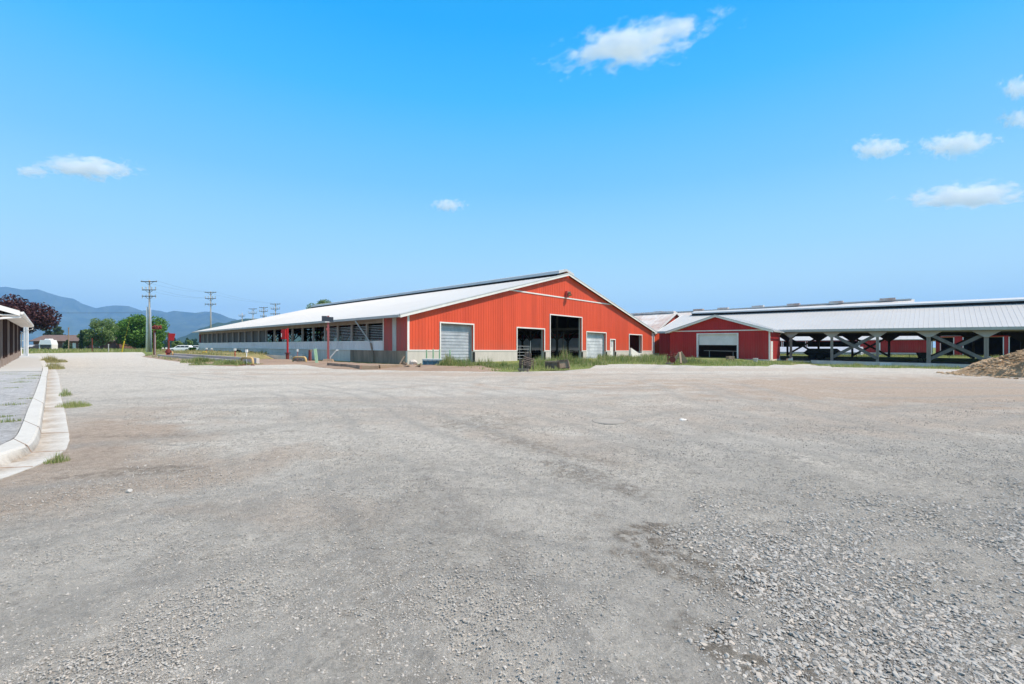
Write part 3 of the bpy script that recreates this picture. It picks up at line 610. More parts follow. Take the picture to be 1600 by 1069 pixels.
# right long wall: low concrete and translucent curtain
mb = MB(); mb.box(WD-.2, WD+.02, .24, LN, -.5, CT-.3); mb.build('side_foundation', M['concrete'], barn, shear=SHR)
mb = MB(); mb.box(WD-.08, WD-.05, .3, LN, .93, EV-.9); mb.build('wall_curtain', M['film'], barn, shear=SHR)
mb = MB(); mb.box(WD-.12, WD+.0, .19, LN, EV-.9, EV-.1); mb.box(WD-.11, WD-.01, .19, 6, CT, EV-.9); mb.build('side_siding', M['oldred'], barn, shear=SHR)
# far gable with big openings
fo = [(10, 14.5, -.5, 4.1), (15.3, 19.8, -.5, 4.4), (20.6, 25.6, -.5, 5.6), (26.6, 31, -.5, 4.1), (32, 36, -.5, 4.1)]
mb = MB(); wall(mb, lambda a, b, z: (a, LN-b, z), 0, WD, -.5, lambda a: roofz(a)-.02, fo, .18, (RX,)); mb.build('gable_siding', M['oldred'], barn, shear=SHR)
# roof
OE, OR = .95, .34; th = .16
mb = MB()
ez = roofz(-OE)+.16; ez2 = PK+.16
roof_slope(mb, (-OE, -OR, ez), (-OE, LN+OR, ez), (RX-.55, -OR, ez2-.55*SLP), (RX-.55, LN+OR, ez2-.55*SLP), .05, .9, .03, .03)
roof_slope(mb, (WD+OE, -OR, ez), (WD+OE, LN+OR, ez), (RX+.55, -OR, ez2-.55*SLP), (RX+.55, LN+OR, ez2-.55*SLP), .05, .9, .03, .03)
rf = mb.build('roof', M['roof'], barn, shear=SHR)
mb = MB()
for s in (0, 1):
    e = (-OE+.05, WD+OE-.05)[s]; r_ = (RX-.6, RX+.6)[s]; eo = roofz(-OE+.05)+.10; ro = PK+.10-.6*SLP
    mb.hexa([(e, -OR+.06, eo-.06), (e, LN+OR-.06, eo-.06), (r_, LN+OR-.06, ro-.06), (r_, -OR+.06, ro-.06), (e, -OR+.06, eo), (e, LN+OR-.06, eo), (r_, LN+OR-.06, ro), (r_, -OR+.06, ro)])
mb.build('roof_lining', M['under'], rf, shear=SHR)
mb = MB()      # rake boards
for s in (-1, 1):
    e = RX+s*(RX+OE+.02); zz = roofz(-OE-.02)+.16
    mb.hexa([(e, -OR-.05, zz-.27), (RX, -OR-.05, ez2-.27), (RX, -OR+.0, ez2-.27), (e, -OR+.0, zz-.27), (e, -OR-.05, zz-.02), (RX, -OR-.05, ez2-.02), (RX, -OR+.0, ez2-.02), (e, -OR+.0, zz-.02)])
mb.build('rake_board', M['white'], rf, shear=SHR)
mb = MB()
for s in (-1, 1):
    e = RX+s*(RX+OE+.08); zz = roofz(-OE-.08)+.16
    mb.hexa([(e, -OR-.08, zz-.015), (RX, -OR-.08, ez2-.015), (RX, -OR+.12, ez2-.015), (e, -OR+.12, zz-.015), (e, -OR-.08, zz+.075), (RX, -OR-.08, ez2+.075), (RX, -OR+.12, ez2+.075), (e, -OR+.12, zz+.075)])
mb.build('rake_flashing', M['cap'], rf, shear=SHR)
mb = MB(); mb.box(-OE-.16, -OE-.005, -OR, LN+OR, ez-.24, ez-.02); mb.build('gutter', M['gutter'], rf, shear=SHR)
mb = MB()      # ridge ventilation: black strips painted as the shaded slot under a raised cap
mb.box(RX-1.5, RX-1.42, .3, LN-.3, ez2-1.5*SLP+.01, ez2-.1); mb.box(RX+1.42, RX+1.5, .3, LN-.3, ez2-1.5*SLP+.01, ez2-.1)
rv = mb.build('ridge_vent', M['black'], rf, shear=SHR)
mb = MB()
for s in (-1, 1):
    mb.hexa([(RX+s*1.6, .0, ez2-.16), (RX+s*1.6, LN, ez2-.16), (RX, LN, ez2+.3), (RX, .0, ez2+.3), (RX+s*1.55, .0, ez2+.20), (RX+s*1.55, LN, ez2+.20), (RX, LN, ez2+.58), (RX, .0, ez2+.58)])
mb.build('vent_cap', M['cap'], rv, shear=SHR)
# barn interior: floor, posts with knee braces, stall rails
mb = MB(); mb.box(.3, WD-.3, .3, LN-.3, -.3, .02); mb.build('floor', M['floorc'], barn, shear=SHR)
for uu in (9.2, 18.4, 27.6, 36.8):
    for k, vv in enumerate(np.arange(5.0, LN-3, 4.9)):
        mb = MB(); zt = roofz(uu)-.15
        mb.box(uu-.12, uu+.12, vv-.12, vv+.12, 0, zt)
        for s in (-1, 1):
            mb.beam((uu+s*.1, vv, 2.7), (uu+s*1.5, vv, 4.0), .12, .14); mb.beam((uu, vv+s*.1, 2.7), (uu, vv+s*1.5, 4.0), .12, .14)
        mb.build('inner_post', M['dkpost'], barn, shear=SHR)
for uu in (9.2, 18.4, 27.6, 36.8):
    mb = MB(); mb.box(uu-.14, uu+.14, .6, LN-.6, 4.0, 4.35); mb.build('inner_beam', M['dkpost'], barn, shear=SHR)
for uu in (8.5, 13, 19.3, 24.5, 28.4, 33.0, 37.6, 42):
    mb = MB()
    for z in (.55, .85, 1.15): mb.tube([(uu, 3.5, z), (uu, LN-3, z)], .035, 6)
    for v in np.arange(3.5, LN-3, 2.4): mb.tube([(uu, v, 0), (uu, v, 1.25)], .04, 6)
    mb.build('stall_railing', M['blackmetal'], barn, shear=SHR)
for v, zz in ((9, 1.6), (21, 1.8)):
    mb = MB(); mb.box(.6, WD-.6, v-.05, v+.05, .9, .98); mb.box(.6, WD-.6, v-.05, v+.05, .5, .56)
    for u_ in np.arange(1, WD-1, 1.5): mb.box(u_-.04, u_+.04, v-.04, v+.04, 0, 1.3)
    mb.build('stall_railing', M['blackmetal'], barn, shear=SHR)
# steel gate just inside the left open bay
op = OPS['b']; mb = MB()
for z in (.35, .7, 1.05, 1.4, 1.75): mb.tube([(op[0]+.05, .9, z), (op[1]-1.6, .9, z)], .03, 6)
for u_ in (op[0]+.05, op[0]+1.4, op[0]+2.8, op[1]-1.6): mb.tube([(u_, .9, .2), (u_, .9, 1.8)], .03, 6)
mb.tube([(op[1]-1.4, .9, 0), (op[1]-1.4, .9, 2.4)], .07, 8); mb.tube([(op[0]+.05, .9, 0), (op[0]+.05, .9, 2.0)], .06, 8)
mb.build('gate', M['steel'], barn, shear=SHR)
op = OPS['c']; mb = MB(); mb.tube([(op[1]-2.3, 1.2, 0), (op[1]-2.3, 1.2, 3.6)], .06, 8)
for z in (.5, .9, 1.3): mb.tube([(op[1]-2.3, 1.2, z), (op[1]-.1, 1.2, z)], .03, 6)
mb.build('gate', M['blackmetal'], barn, shear=SHR)
mb = MB(); mb.tube([(op[0]+2.0, 3.5, 6.2), (op[1]+1, 3.5, 6.2)], .1, 8); mb.build('hoist_rail', M['gutter'], barn, shear=SHR)
mb = MB(); mb.tube([(-OE-.08, 3.2+SO, ez-.2), (-OE-.1, 3.25+SO, ez-.3), (-.22, 1.9+SO, 1.9)], .06, 8); dsp = mb.build('downspout', M['gutter'], barn, shear=SHR)
mb = MB(); mb.tube([(-.22, 1.9+SO, 1.92), (-.15, 1.6+SO, .9), (-.15, 1.55+SO, .1)], .08, 8); mb.build('lower_pipe', M['dirtyconc'], dsp, shear=SHR)
#PART3
# ============================================================ DARK RED GABLE BUILDING
GU = 68.1; Y_r, v_r = on_u(1202.5, GU); _, v_l = on_u(1047, GU); GW = v_l-v_r
gx, gy = uv2w(GU, v_r); S2 = (0, .009)
gb = thing('milking_shed', 'dark red gabled shed with a half open white overhead door', 'shed', (gx, gy, 0))
gE, gS = 3.82, .31; gP = gE+GW/2*gS
def groof(a): return gP-abs(a-GW/2)*gS
def ga(px): return on_u(px, GU)[1]-v_r
def gz2(px, py): Yq, v = on_u(px, GU); return zat(py, Yq)-.009*(v-v_r)
d0, d1 = ga(1151.5), ga(1091.5); dt = gz2(1120, 522.6); gop = [(d0, d1, -.2, dt)]
pg = lambda a, b, z: (b, a, z)
mb = MB(); wall(mb, pg, 0, GW, -.12, lambda a: groof(a)-.02, gop, .16, (GW/2,)); ribs(mb, pg, 0, GW, .3, -.12, lambda a: groof(a)-.05, gop)
mb.build('gable_siding', M['dkred'], gb, shear=S2)
mb = MB(); mb.box(-.08, .1, -.04, d0-.12, -.8, -.125); mb.box(-.08, .1, d1+.12, GW+.04, -.8, -.125); mb.box(-.1, .3, d0-.12, d1+.12, -.8, -.13); mb.build('foundation', M['concrete2'], gb, shear=S2)
mb = MB(); mb.box(-.065, .12, -.06, .10, -.12, gE-.022); mb.build('corner_trim', M['white'], gb, shear=S2)
mb = MB(); mb.box(-.07, -.02, .1, GW-.1, gE-.02, gE+.12); mb.build('belt_trim', M['white'], gb, shear=S2)
mb = MB(); mb.box(-.07, .12, d0-.2, d0, -.12, dt+.18); mb.box(-.07, .12, d1, d1+.28, -.12, dt+.18); mb.box(-.07, .12, d0, d1, dt, dt+.18); df = mb.build('door_frame', M['white'], gb, shear=S2)
mb = MB(); zb_ = gz2(1120, 539.3)
z = zb_
while z < dt-.02:
    z1 = min(z+.5, dt); mb.box(.14, .2, d0, d1, z+.012, z1); z = z1
mb.box(.15, .19, d0, d1, zb_, dt); mb.build('overhead_door', M['white'], gb, shear=S2)
mb = MB(); mb.tube([(1.6, d0+.2, .9), (1.6, d1-.2, .95)], .06, 6); mb.tube([(1.6, d1-1, -.1), (1.6, d1-1, .95)], .05, 6); mb.tube([(1.6, d0+1, -.1), (1.6, d0+1, .95)], .05, 6); mb.build('inner_rail', M['gutter'], gb, shear=S2)
mb = MB(); mb.box(.2, 6, .3, GW-.3, -.3, -.11); mb.build('floor', M['floorc'], gb, shear=S2)
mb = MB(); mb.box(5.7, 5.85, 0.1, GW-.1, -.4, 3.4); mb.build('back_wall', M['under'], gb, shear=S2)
GD = 5.6    # side wall facing the sun
sop = [(.55, 1.55, -.2, 2.35)]
pside = lambda a, b, z: (a, b, z)
mb = MB(); wall(mb, pside, .17, GD, -.12, lambda a: gE-.05, sop, .15); ribs(mb, pside, .17, GD, .3, -.12, lambda a: gE-.08, sop); mb.build('side_siding', M['dkred'], gb, shear=S2)
mb = MB(); mb.box(.17, GD, -.03, .1, -.8, -.125); mb.build('foundation', M['concrete2'], gb, shear=S2)
mb = MB(); mb.box(.55, 1.55, -.03, .08, -.12, 2.35); dd = mb.build('side_door', M['white'], gb, shear=S2)
mb = MB(); mb.tube([(1.45, -.03, 1.0), (1.45, -.1, 1.0)], .04, 6); mb.build('handle', M['steel'], dd, shear=S2)
mb = MB(); go = .5; fe = gE-go*gS+.12; fp = gP+.14
for s in (0, 1):
    e = (-go, GW+go)[s]; eb = 6.0
    roof_slope(mb, (-.55, e, fe), (eb, e, fe), (-.55, GW/2, fp), (13.5, GW/2, fp), .05, .5, .02, .025)
gr = mb.build('roof', M['roof'], gb, shear=S2)
mb = MB()
for s in (0, 1):
    e = (-go-.02, GW+go+.02)[s]
    mb.hexa([(-.62, e, fe-.28), (-.62, GW/2, fp-.28), (-.56, GW/2, fp-.28), (-.56, e, fe-.28), (-.62, e, fe-.03), (-.62, GW/2, fp-.03), (-.56, GW/2, fp-.03), (-.56, e, fe-.03)])
    mb.hexa([(-.56, e*.97, fe-.2), (-.56, GW/2, fp-.2), (.0, GW/2, fp-.2), (.0, e*.97, fe-.2), (-.56, e*.97, fe-.15), (-.56, GW/2, fp-.15), (0, GW/2, fp-.15), (0, e*.97, fe-.15)])
mb.build('rake_board', M['white'], gr, shear=S2)
mb = MB()
for s in (0, 1):
    e = (-go-.06, GW+go+.06)[s]
    mb.hexa([(-.66, e, fe-.03), (-.66, GW/2, fp-.03), (-.5, GW/2, fp-.03), (-.5, e, fe-.03), (-.66, e, fe+.06), (-.66, GW/2, fp+.06), (-.5, GW/2, fp+.06), (-.5, e, fe+.06)])
mb.build('rake_flashing', M['cap'], gr, shear=S2)
mb = MB(); mb.tube([(-.5, -go-.1, fe-.15), (6, -go-.1, fe-.2)], .08, 8); mb.build('gutter', M['gutter'], gr, shear=S2)
# ============================================================ OPEN SHED
SU = 73.6; sx, sy = uv2w(SU, 0); SS = (0, .0115)
sh = thing('open_shed', 'long open timber shed under a white steel roof with crossed braces', 'shed', (sx, sy, 0))
vL = on_u(1028, SU)[1]; vR = -46; zE = 3.50; FL = -.42; RU = 10.8; zR = 7.28
sp = [on_u(p, SU+.6)[1] for p in (1236, 1300, 1370.5, 1450, 1541)]; dv = (sp[0]-sp[-1])/4
fv = [sp[0]-dv*k for k in range(-1, 13)]
mb = MB(); z0 = zE+.36
roof_slope(mb, (-.1, vR, z0), (-.1, vL, z0), (RU-.6, vR, zR-.15), (RU-.6, vL, zR-.15), .06, .46, .032, .03)
roof_slope(mb, (2*RU+.1, vR, z0), (2*RU+.1, vL, z0), (RU+.6, vR, zR-.15), (RU+.6, vL, zR-.15), .06, .9, .03, .03)
sr = mb.build('roof', M['roof'], sh, shear=SS)
mb = MB()
for e, r_ in ((.0, RU-.6), (2*RU, RU+.6)):
    mb.hexa([(e, vR+.05, z0-.16), (e, vL-.05, z0-.16), (r_, vL-.05, zR-.32), (r_, vR+.05, zR-.32), (e, vR+.05, z0-.1), (e, vL-.05, z0-.1), (r_, vL-.05, zR-.26), (r_, vR+.05, zR-.26)])
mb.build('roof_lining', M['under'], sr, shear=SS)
mb = MB(); mb.box(-.26, -.105, vR, vL, zE+.02, z0-.02); mb.build('gutter', M['gutter'], sr, shear=SS)
mb = MB(); mb.box(RU-1.15, RU-1.08, vR, vL-2, zR-.4, zR+.08); rvs = mb.build('ridge_vent', M['black'], sr, shear=SS)  # black strip painted as shade in the slot below the cap
mb = MB()
for s in (-1, 1): mb.hexa([(RU+s*1.35, vR, zR+.02), (RU+s*1.35, vL-2, zR+.02), (RU, vL-2, zR+.4), (RU, vR, zR+.4), (RU+s*1.35, vR, zR+.22), (RU+s*1.35, vL-2, zR+.22), (RU, vL-2, zR+.55), (RU, vR, zR+.55)])
mb.build('vent_cap', M['cap'], rvs, shear=SS)
mb = MB(); mb.hexa([(-.15, vL-.02, z0-.3), (RU, vL-.02, zR-.2), (RU, vL+.04, zR-.2), (-.15, vL+.04, z0-.3), (-.15, vL-.02, z0+.04), (RU, vL-.02, zR+.12), (RU, vL+.04, zR+.12), (-.15, vL+.04, z0+.04)]); mb.build('rake_board', M['white'], sr, shear=SS)
mb = MB(); mb.box(.42, .62, vR, sp[0]+2.5, zE-.12, zE+.24); mb.build('header_beam', M['soffit'], sh, shear=SS)
mb = MB(); mb.box(19.9, 20.1, vR, sp[0]+6, zE-.25, zE+.2); mb.build('header_beam', M['dkpost'], sh, shear=SS)
def gusset(mb, u, v, zt, wt=1.15, wb=.17, h=.78, t=.06):
    mb.prism([(u-t, v-wt, zt), (u-t, v+wt, zt), (u-t, v+wb, zt-h), (u-t, v-wb, zt-h)], (2*t, 0, 0))
for k, v in enumerate(fv):
    big = k >= 4
    mb = MB(); w_ = .19 if big else .15; bz = FL-.75 if k in (3, 4) else FL-.4
    mb.box(.52-.09, .52+.09, v-w_, v-w_*.25, bz, zE-.12); mb.box(.52-.09, .52+.09, v+w_*.25, v+w_, bz, zE-.12); mb.box(.52-.05, .52+.05, v-w_*.3, v+w_*.3, bz, zE-.12); mb.build('post', M['post'], sh, shear=SS)
    mb = MB(); gusset(mb, .36, v, zE+.0, 1.3 if big else 1.1); mb.build('gusset_plate', M['fascia'], sh, shear=SS)
bpv = [on_u(p, SU+20)[1] for p in (1279, 1332, 1391, 1452)]; bdv = (bpv[0]-bpv[-1])/3
bv = [bpv[0]-bdv*k for k in range(-1, 13)]
for k, v in enumerate(bv):
    mb = MB(); mb.box(19.88, 20.12, v-.15, v+.15, FL-.3, zE-.2); mb.build('post', M['dkpost'], sh, shear=SS)
    mb = MB(); gusset(mb, 19.8, v, zE-.1, 1.5, .2, 1.0); mb.build('gusset_plate', M['dkpost'], sh, shear=SS)
def xbrace(u, va, vb, mt, w=.34):
    for s, du in ((0, -.13), (1, .13)):
        a, b = (va, vb) if s == 0 else (vb, va)
        mb = MB(); mb.beam((u+du, a, zE-.35), (u+du, b, FL+.45), w, w*.4, up=(1, 0, 0)); mb.build('cross_brace', mt, sh, shear=SS)
for k in (2, 4, 6): xbrace(.52, fv[k]-.15 if k > 9 else fv[k], fv[k+1], M['brace'], .38)
for k in (0, 2, 4, 6): xbrace(20, bv[k], bv[k+1], M['dkpost'], .3)
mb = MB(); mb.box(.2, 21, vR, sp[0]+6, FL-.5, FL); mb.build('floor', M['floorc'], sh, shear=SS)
mb = MB(); mb.box(.0, .2, vR, sp[0]-2.5, FL-1.4, FL+.02); mb.box(.0, .2, sp[0]-2.5, sp[0]+1.8, FL-1.4, FL-.12); mb.build('foundation', M['concrete2'], sh, shear=SS)
mb = MB()
for v in (fv[3]+.6,): mb.box(-.25, -.003, v-2.0, v-.9, FL-1.3, FL-.1)
mb.build('concrete_block', M['white'], sh, shear=SS)
mb = MB()
for z in (.35, .8): mb.tube([(19.6, vR, FL+z), (19.6, bv[1], FL+z)], .03, 6)
for v in np.arange(-30, bv[1], 2.2): mb.tube([(19.6, v, FL), (19.6, v, FL+.85)], .03, 6)
mb.build('railing', M['blackmetal'], sh, shear=SS)
mb = MB(); v = sp[0]+1.0; mb.tube([(-.2, sp[0]+.85, zE+.1), (-.3, sp[0]+1.0, zE-.15), (-.1, sp[0]+1.35, zE-.45), (-.1, sp[0]+1.4, FL+.9), (-.25, sp[0]+1.2, FL-.3)], .085, 8); mb.build('downspout', M['gutter'], sh, shear=SS)
# infill wall with gutter between the barn and the gabled shed
mb = MB(); pq = lambda a, b, z: (.5+b, a, z)
wa, wb_ = v_r+GW-6, vL
wall(mb, pq, wa, wb_, -.3, lambda a: 3.55, [], .12); ribs(mb, pq, wa, wb_, .3, -.3, lambda a: 3.5, []); mb.build('siding', M['dkred'], sh, shear=SS)
mb = MB(); mb.box(.36, .5, wa, wb_, -1, -.305); mb.build('foundation', M['concrete2'], sh, shear=SS)
# ============================================================ BARNS BEHIND
def simple_barn(name, label, u0, v0, W_, L_, eave, slope, base, wallmat, roofmat, ops=(), concrete=.4, over=.4, endops=(), shear=(0, 0), group=None, trim=True, rb=.9):
    x, y = uv2w(u0, v0); t = thing(name, label, 'barn', (x, y, base), group=group)
    pk = eave+W_/2*slope
    rz = lambda a: pk-abs(a-W_/2)*slope
    mb = MB(); wall(mb, lambda a, b, z: (b, a, z), 0, L_, concrete, lambda a: eave-.02, ops, .15); ribs(mb, lambda a, b, z: (b, a, z), 0, L_, .3, concrete, lambda a: eave-.05, ops)
    mb.build('siding', wallmat, t, shear=shear)
    mb = MB(); wall(mb, lambda a, b, z: (a, b, z), .16, W_, concrete, lambda a: rz(a)-.02, endops, .15, (W_/2,)); ribs(mb, lambda a, b, z: (a, b, z), .16, W_, .3, concrete, lambda a: rz(a)-.06, endops)
    mb.build('gable_siding', wallmat, t, shear=shear)
    mb = MB(); wall(mb, lambda a, b, z: (b-.03, a, z), -.03, L_, -.8, lambda a: concrete-.003, ops, .2); mb.box(.18, W_, -.03, .15, -.8, concrete-.003); mb.build('foundation', M['concrete2'], t, shear=shear)
    if trim:
        mb = MB(); mb.box(-.05, .1, -.05, .1, concrete, eave-.05)
        for o in ops:
            mb.box(-.05, .1, o[0]-.12, o[0], concrete, o[3]); mb.box(-.05, .1, o[1], o[1]+.12, concrete, o[3])
        mb.build('white_trim', M['white'], t, shear=shear)
    mb = MB(); e = -over; ez_ = rz(0)-over*slope+.14; pz = pk+.14
    roof_slope(mb, (e, -over, ez_), (e, L_+over, ez_), (W_/2, -over, pz), (W_/2, L_+over, pz), .14, rb, .04, .04)
    roof_slope(mb, (W_+over, -over, ez_), (W_+over, L_+over, ez_), (W_/2, -over, pz), (W_/2, L_+over, pz), .14, rb, .04, .04)
    r_ = mb.build('roof', roofmat, t, shear=shear)
    mb = MB(); mb.hexa([(e-.02, -over-.05, ez_-.3), (W_/2, -over-.05, pz-.3), (W_/2, -over-.004, pz-.3), (e-.02, -over-.004, ez_-.3), (e-.02, -over-.05, ez_+.03), (W_/2, -over-.05, pz+.03), (W_/2, -over-.004, pz+.03), (e-.02, -over-.004, ez_+.03)])
    mb.hexa([(W_+over+.02, -over-.05, ez_-.3), (W_/2, -over-.05, pz-.3), (W_/2, -over-.004, pz-.3), (W_+over+.02, -over-.004, ez_-.3), (W_+over+.02, -over-.05, ez_+.03), (W_/2, -over-.05, pz+.03), (W_/2, -over-.004, pz+.03), (W_+over+.02, -over-.004, ez_+.03)])
    mb.build('rake_board', M['white'], r_, shear=shear)
    return t, r_, pk
vo = -.7286*25.4+.6849*80.5
ob, obr, pk = simple_barn('old_barn', 'old barn with a streaky rusty roof and lit orange red gable end', 75.9, vo, 17.5, 46, 4.15, .45, 0, M['red'], M['rust_roof'], concrete=.5)
mb = MB(); mb.box(8.75-.5, 8.75+.5, 0, 46, pk+.1, pk+.42); mb.build('ridge_cap', M['rust_roof'], obr)
va_, vb_ = on_u(1424.5, 135)[1], on_u(985, 135)[1]
tb_, tbr, pk = simple_barn('tall_barn', 'tall far barn whose rust stained white roof shows above the open shed', 122, va_, 26, vb_-va_, 7.4, .36, 0, M['oldred'], weathered('stained_white_roof', (.66, .63, .61), (.42, .30, .25), .6, .6, 0, .15, 1.2, False, .05), concrete=.5)
for q_ in (.06, .2, .33, .45, .58, .68, .86):
    a = (vb_-va_)*q_; mb = MB(); mb.box(12.3, 13.7, a-1.4, a+1.4, pk+.05, pk+.75); mb.build('roof_ventilator', M['rust_roof'], tbr)
for q_ in (.0,):
    mb = MB(); mb.box(12.4, 13.6, .0, vb_-va_, pk+.05, pk+.35); mb.build('ridge_cap', M['roof'], tbr)
BU = 108; v1 = on_u(1456, BU)[1]; v2 = on_u(1020, BU)[1]; Lb = v2-v1
vm = on_u(1390, BU)[1]-v1; vn = on_u(1374, BU)[1]-v1; vn2 = on_u(1347, BU)[1]-v1
bops = []; a = vn2+.6
while a < Lb-4: bops.append((a, a+3.9, -.5, 2.45)); a += 4.3
bk, bkr, pk = simple_barn('back_barn', 'low barn with a white roof seen through the open shed', BU, v1, 26, Lb, 2.62, .24, .3, M['dkred'], M['roof'], ops=bops, concrete=.25)
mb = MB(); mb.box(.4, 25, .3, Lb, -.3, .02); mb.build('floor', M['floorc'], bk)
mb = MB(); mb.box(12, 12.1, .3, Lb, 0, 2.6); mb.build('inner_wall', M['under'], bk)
mb = MB(); mb.box(-.08, .0, vn-.15, vn+.05, .25, 2.6); mb.box(-.08, .0, vm-.1, vm+.1, .25, 2.6); mb.box(-.08, .0, vn2+.3, vn2+.5, .25, 2.6); mb.build('white_trim', M['white'], bk)
x, y = uv2w(101, on_u(1345, 101)[1]); lt = on_u(1200, 101)[1]-on_u(1345, 101)[1]
mb = MB(); mb.prism([(0, 0, .05), (0, 0, .55), (1.2, 0, 1.45), (3.5, 0, 1.5), (4.5, 0, .05)], (0, lt, 0)); o = mb.build('covered_feed_bunk', M['tarp'], loc=(x, y, .1), yaw=YAW); tag(o, 'long low feed bunk under pale blue grey sheeting behind the open shed', 'feed bunk')
PU = 112; pv0 = on_u(1462, PU)[1]; pvE = on_u(2100, PU)[1]; Lp = pv0-pvE
def pa_(px): return on_u(px, PU)[1]-pvE
pops = [(pa_(1567), pa_(1505.5), -.5, 3.2), (pa_(1489.5), pa_(1470), -.5, 3.2)]
a = pa_(1577.5)-7.6
while a > 2: pops.append((a, a+7.6, -.5, 3.2)); a -= 9.2
pb, pbr, pk = simple_barn('machinery_barn', 'dark open fronted barn with narrow red panels between its bays', PU, pvE, 22, Lp, 3.5, .25, .1, M['dkred'], M['roof'], ops=pops, concrete=.06)
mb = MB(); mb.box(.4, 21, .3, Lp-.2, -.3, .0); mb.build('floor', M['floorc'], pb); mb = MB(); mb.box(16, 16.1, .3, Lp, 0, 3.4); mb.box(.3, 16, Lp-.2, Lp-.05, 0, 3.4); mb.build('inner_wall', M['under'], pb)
# ============================================================ BROWN BUILDING AT LEFT
YL = R_(46.0); cl, sl_ = math.cos(YL), math.sin(YL)
def l2w(u, v): return (u*cl-v*sl_, u*sl_+v*cl)
lbx, lby = l2w(-1.95, 38.9); bz0 = gzf(lbx, lby)+.16
lb = thing('brown_building', 'brown board sided building with white eaves at the left edge', 'building', (lbx, lby, bz0), YL)
LL = 33.0; LS = (0, .0115); lw = 14.0; eh = 3.42-bz0; rs = .36; ov = .95
eh = zat(487, 25.6)-bz0+.40
mb = MB(); mb.box(-lw, 0, 0, LL, 0.125, eh-.15)
mb.prism([(-lw, 0, eh-.15), (0, 0, eh-.15), (-lw/2, 0, eh+lw/2*rs-.15)], (0, LL, 0)); mb.build('siding', M['brown'], lb, shear=LS)
mb = MB(); mb.box(-lw+.01, .04, -.04, LL+.04, -.3, .12); mb.build('foundation', M['post'], lb, shear=LS)
for k, v in enumerate(np.linspace(.8, LL-.3, 13)):
    mb = MB(); mb.box(.002, .12, v-.09, v+.09, .42, eh-.15); p_ = mb.build('pilaster', M['post'] if k % 3 == 1 else M['brown'], lb, shear=LS)
    mb = MB(); mb.box(.003, .17, v-.15, v+.15, -.05, .42); mb.build('plinth', M['post'], p_, shear=LS)
mb = MB(); e0 = eh-ov*rs
for s in (0, 1):
    e = (ov, -lw-ov)[s]
    roof_slope(mb, (e, -1.0, e0+.02), (e, LL+.9, e0+.02), (-lw/2, -1.0, eh+lw/2*rs+.02), (-lw/2, LL+.9, eh+lw/2*rs+.02), .06, 0)
lr = mb.build('roof', M['blackroof'], lb, shear=LS)
mb = MB()      # soffit and fascia
mb.box(.17, ov-.02, -.95, LL+.85, e0-.27, e0-.22)
mb.box(ov-.02, ov+.03, -1.0, LL+.9, e0-.28, e0-.05)
mb.build('soffit', M['white'], lr, shear=LS)
mb = MB()
for s in (0, 1):
    e = (ov+.02, -lw-ov)[s]; pz = eh+lw/2*rs
    mb.hexa([(e, -1.06, e0-.28), (-lw/2, -1.06, pz-.28), (-lw/2, -1.01, pz-.28), (e, -1.01, e0-.28), (e, -1.06, e0+.0), (-lw/2, -1.06, pz), (-lw/2, -1.01, pz), (e, -1.01, e0)])
    mb.hexa([(e*.96, -1.0, e0-.2), (-lw/2, -1.0, pz-.2), (-lw/2, 0, pz-.2), (e*.96, 0, e0-.2), (e*.96, -1.0, e0-.15), (-lw/2, -1.0, pz-.15), (-lw/2, 0, pz-.15), (e*.96, 0, e0-.15)])
mb.build('rake_board', M['white'], lr, shear=LS)
mb = MB(); mb.prism([(ov+.035, -1.03, e0-.07), (ov+.17, -1.03, e0-.04), (ov+.17, -1.03, e0-.14), (ov+.12, -1.03, e0-.2), (ov+.035, -1.03, e0-.2)], (0, LL+1.9, 0)); gt = mb.build('gutter', M['white'], lr, shear=LS)
for v in (-.9, LL+.7):
    mb = MB(); mb.tube([(ov+.1, v, e0-.18), (ov+.08, v, e0-.45), (.2, v, e0-.85), (.16, v, -.05)] if v > 0 else [(ov+.1, v, e0-.18), (ov+.05, v, e0-.35), (-.4, v, e0-.55), (-.5, v+.8, e0-.6), (-.5, v+.8, -.05)], .055, 8); mb.build('downspout', M['white'], lb, shear=LS)
#PART4
# ============================================================ SMALL THINGS
def stand(px, py): return gp(px, py)
def H_(py, Y, z0): return zat(py, Y)-z0
# gate beside the brown building
x, y, z = gp(41, 556.5, .1)
t = thing('metal_gate', 'white metal gate and rail at the far end of the brown building', 'gate', (x, y, z), R_(0)); s = y/F; hg = H_(499, y, z)
for dx, wd in ((-3, .8), (0, .7), (2.4, .7)):
    mb = MB(); mb.box((dx-wd)*s, (dx+wd)*s, -.04, .04, 0, hg if dx < 0 else hg*.94); mb.build('gate_panel', M['white'], t)
mb = MB()
for zz in (.2, .42, .82): mb.tube([(-16*s, 0, hg*zz), (-3*s, 0, hg*zz)], .05, 6)
mb.build('rail', M['white'], t)
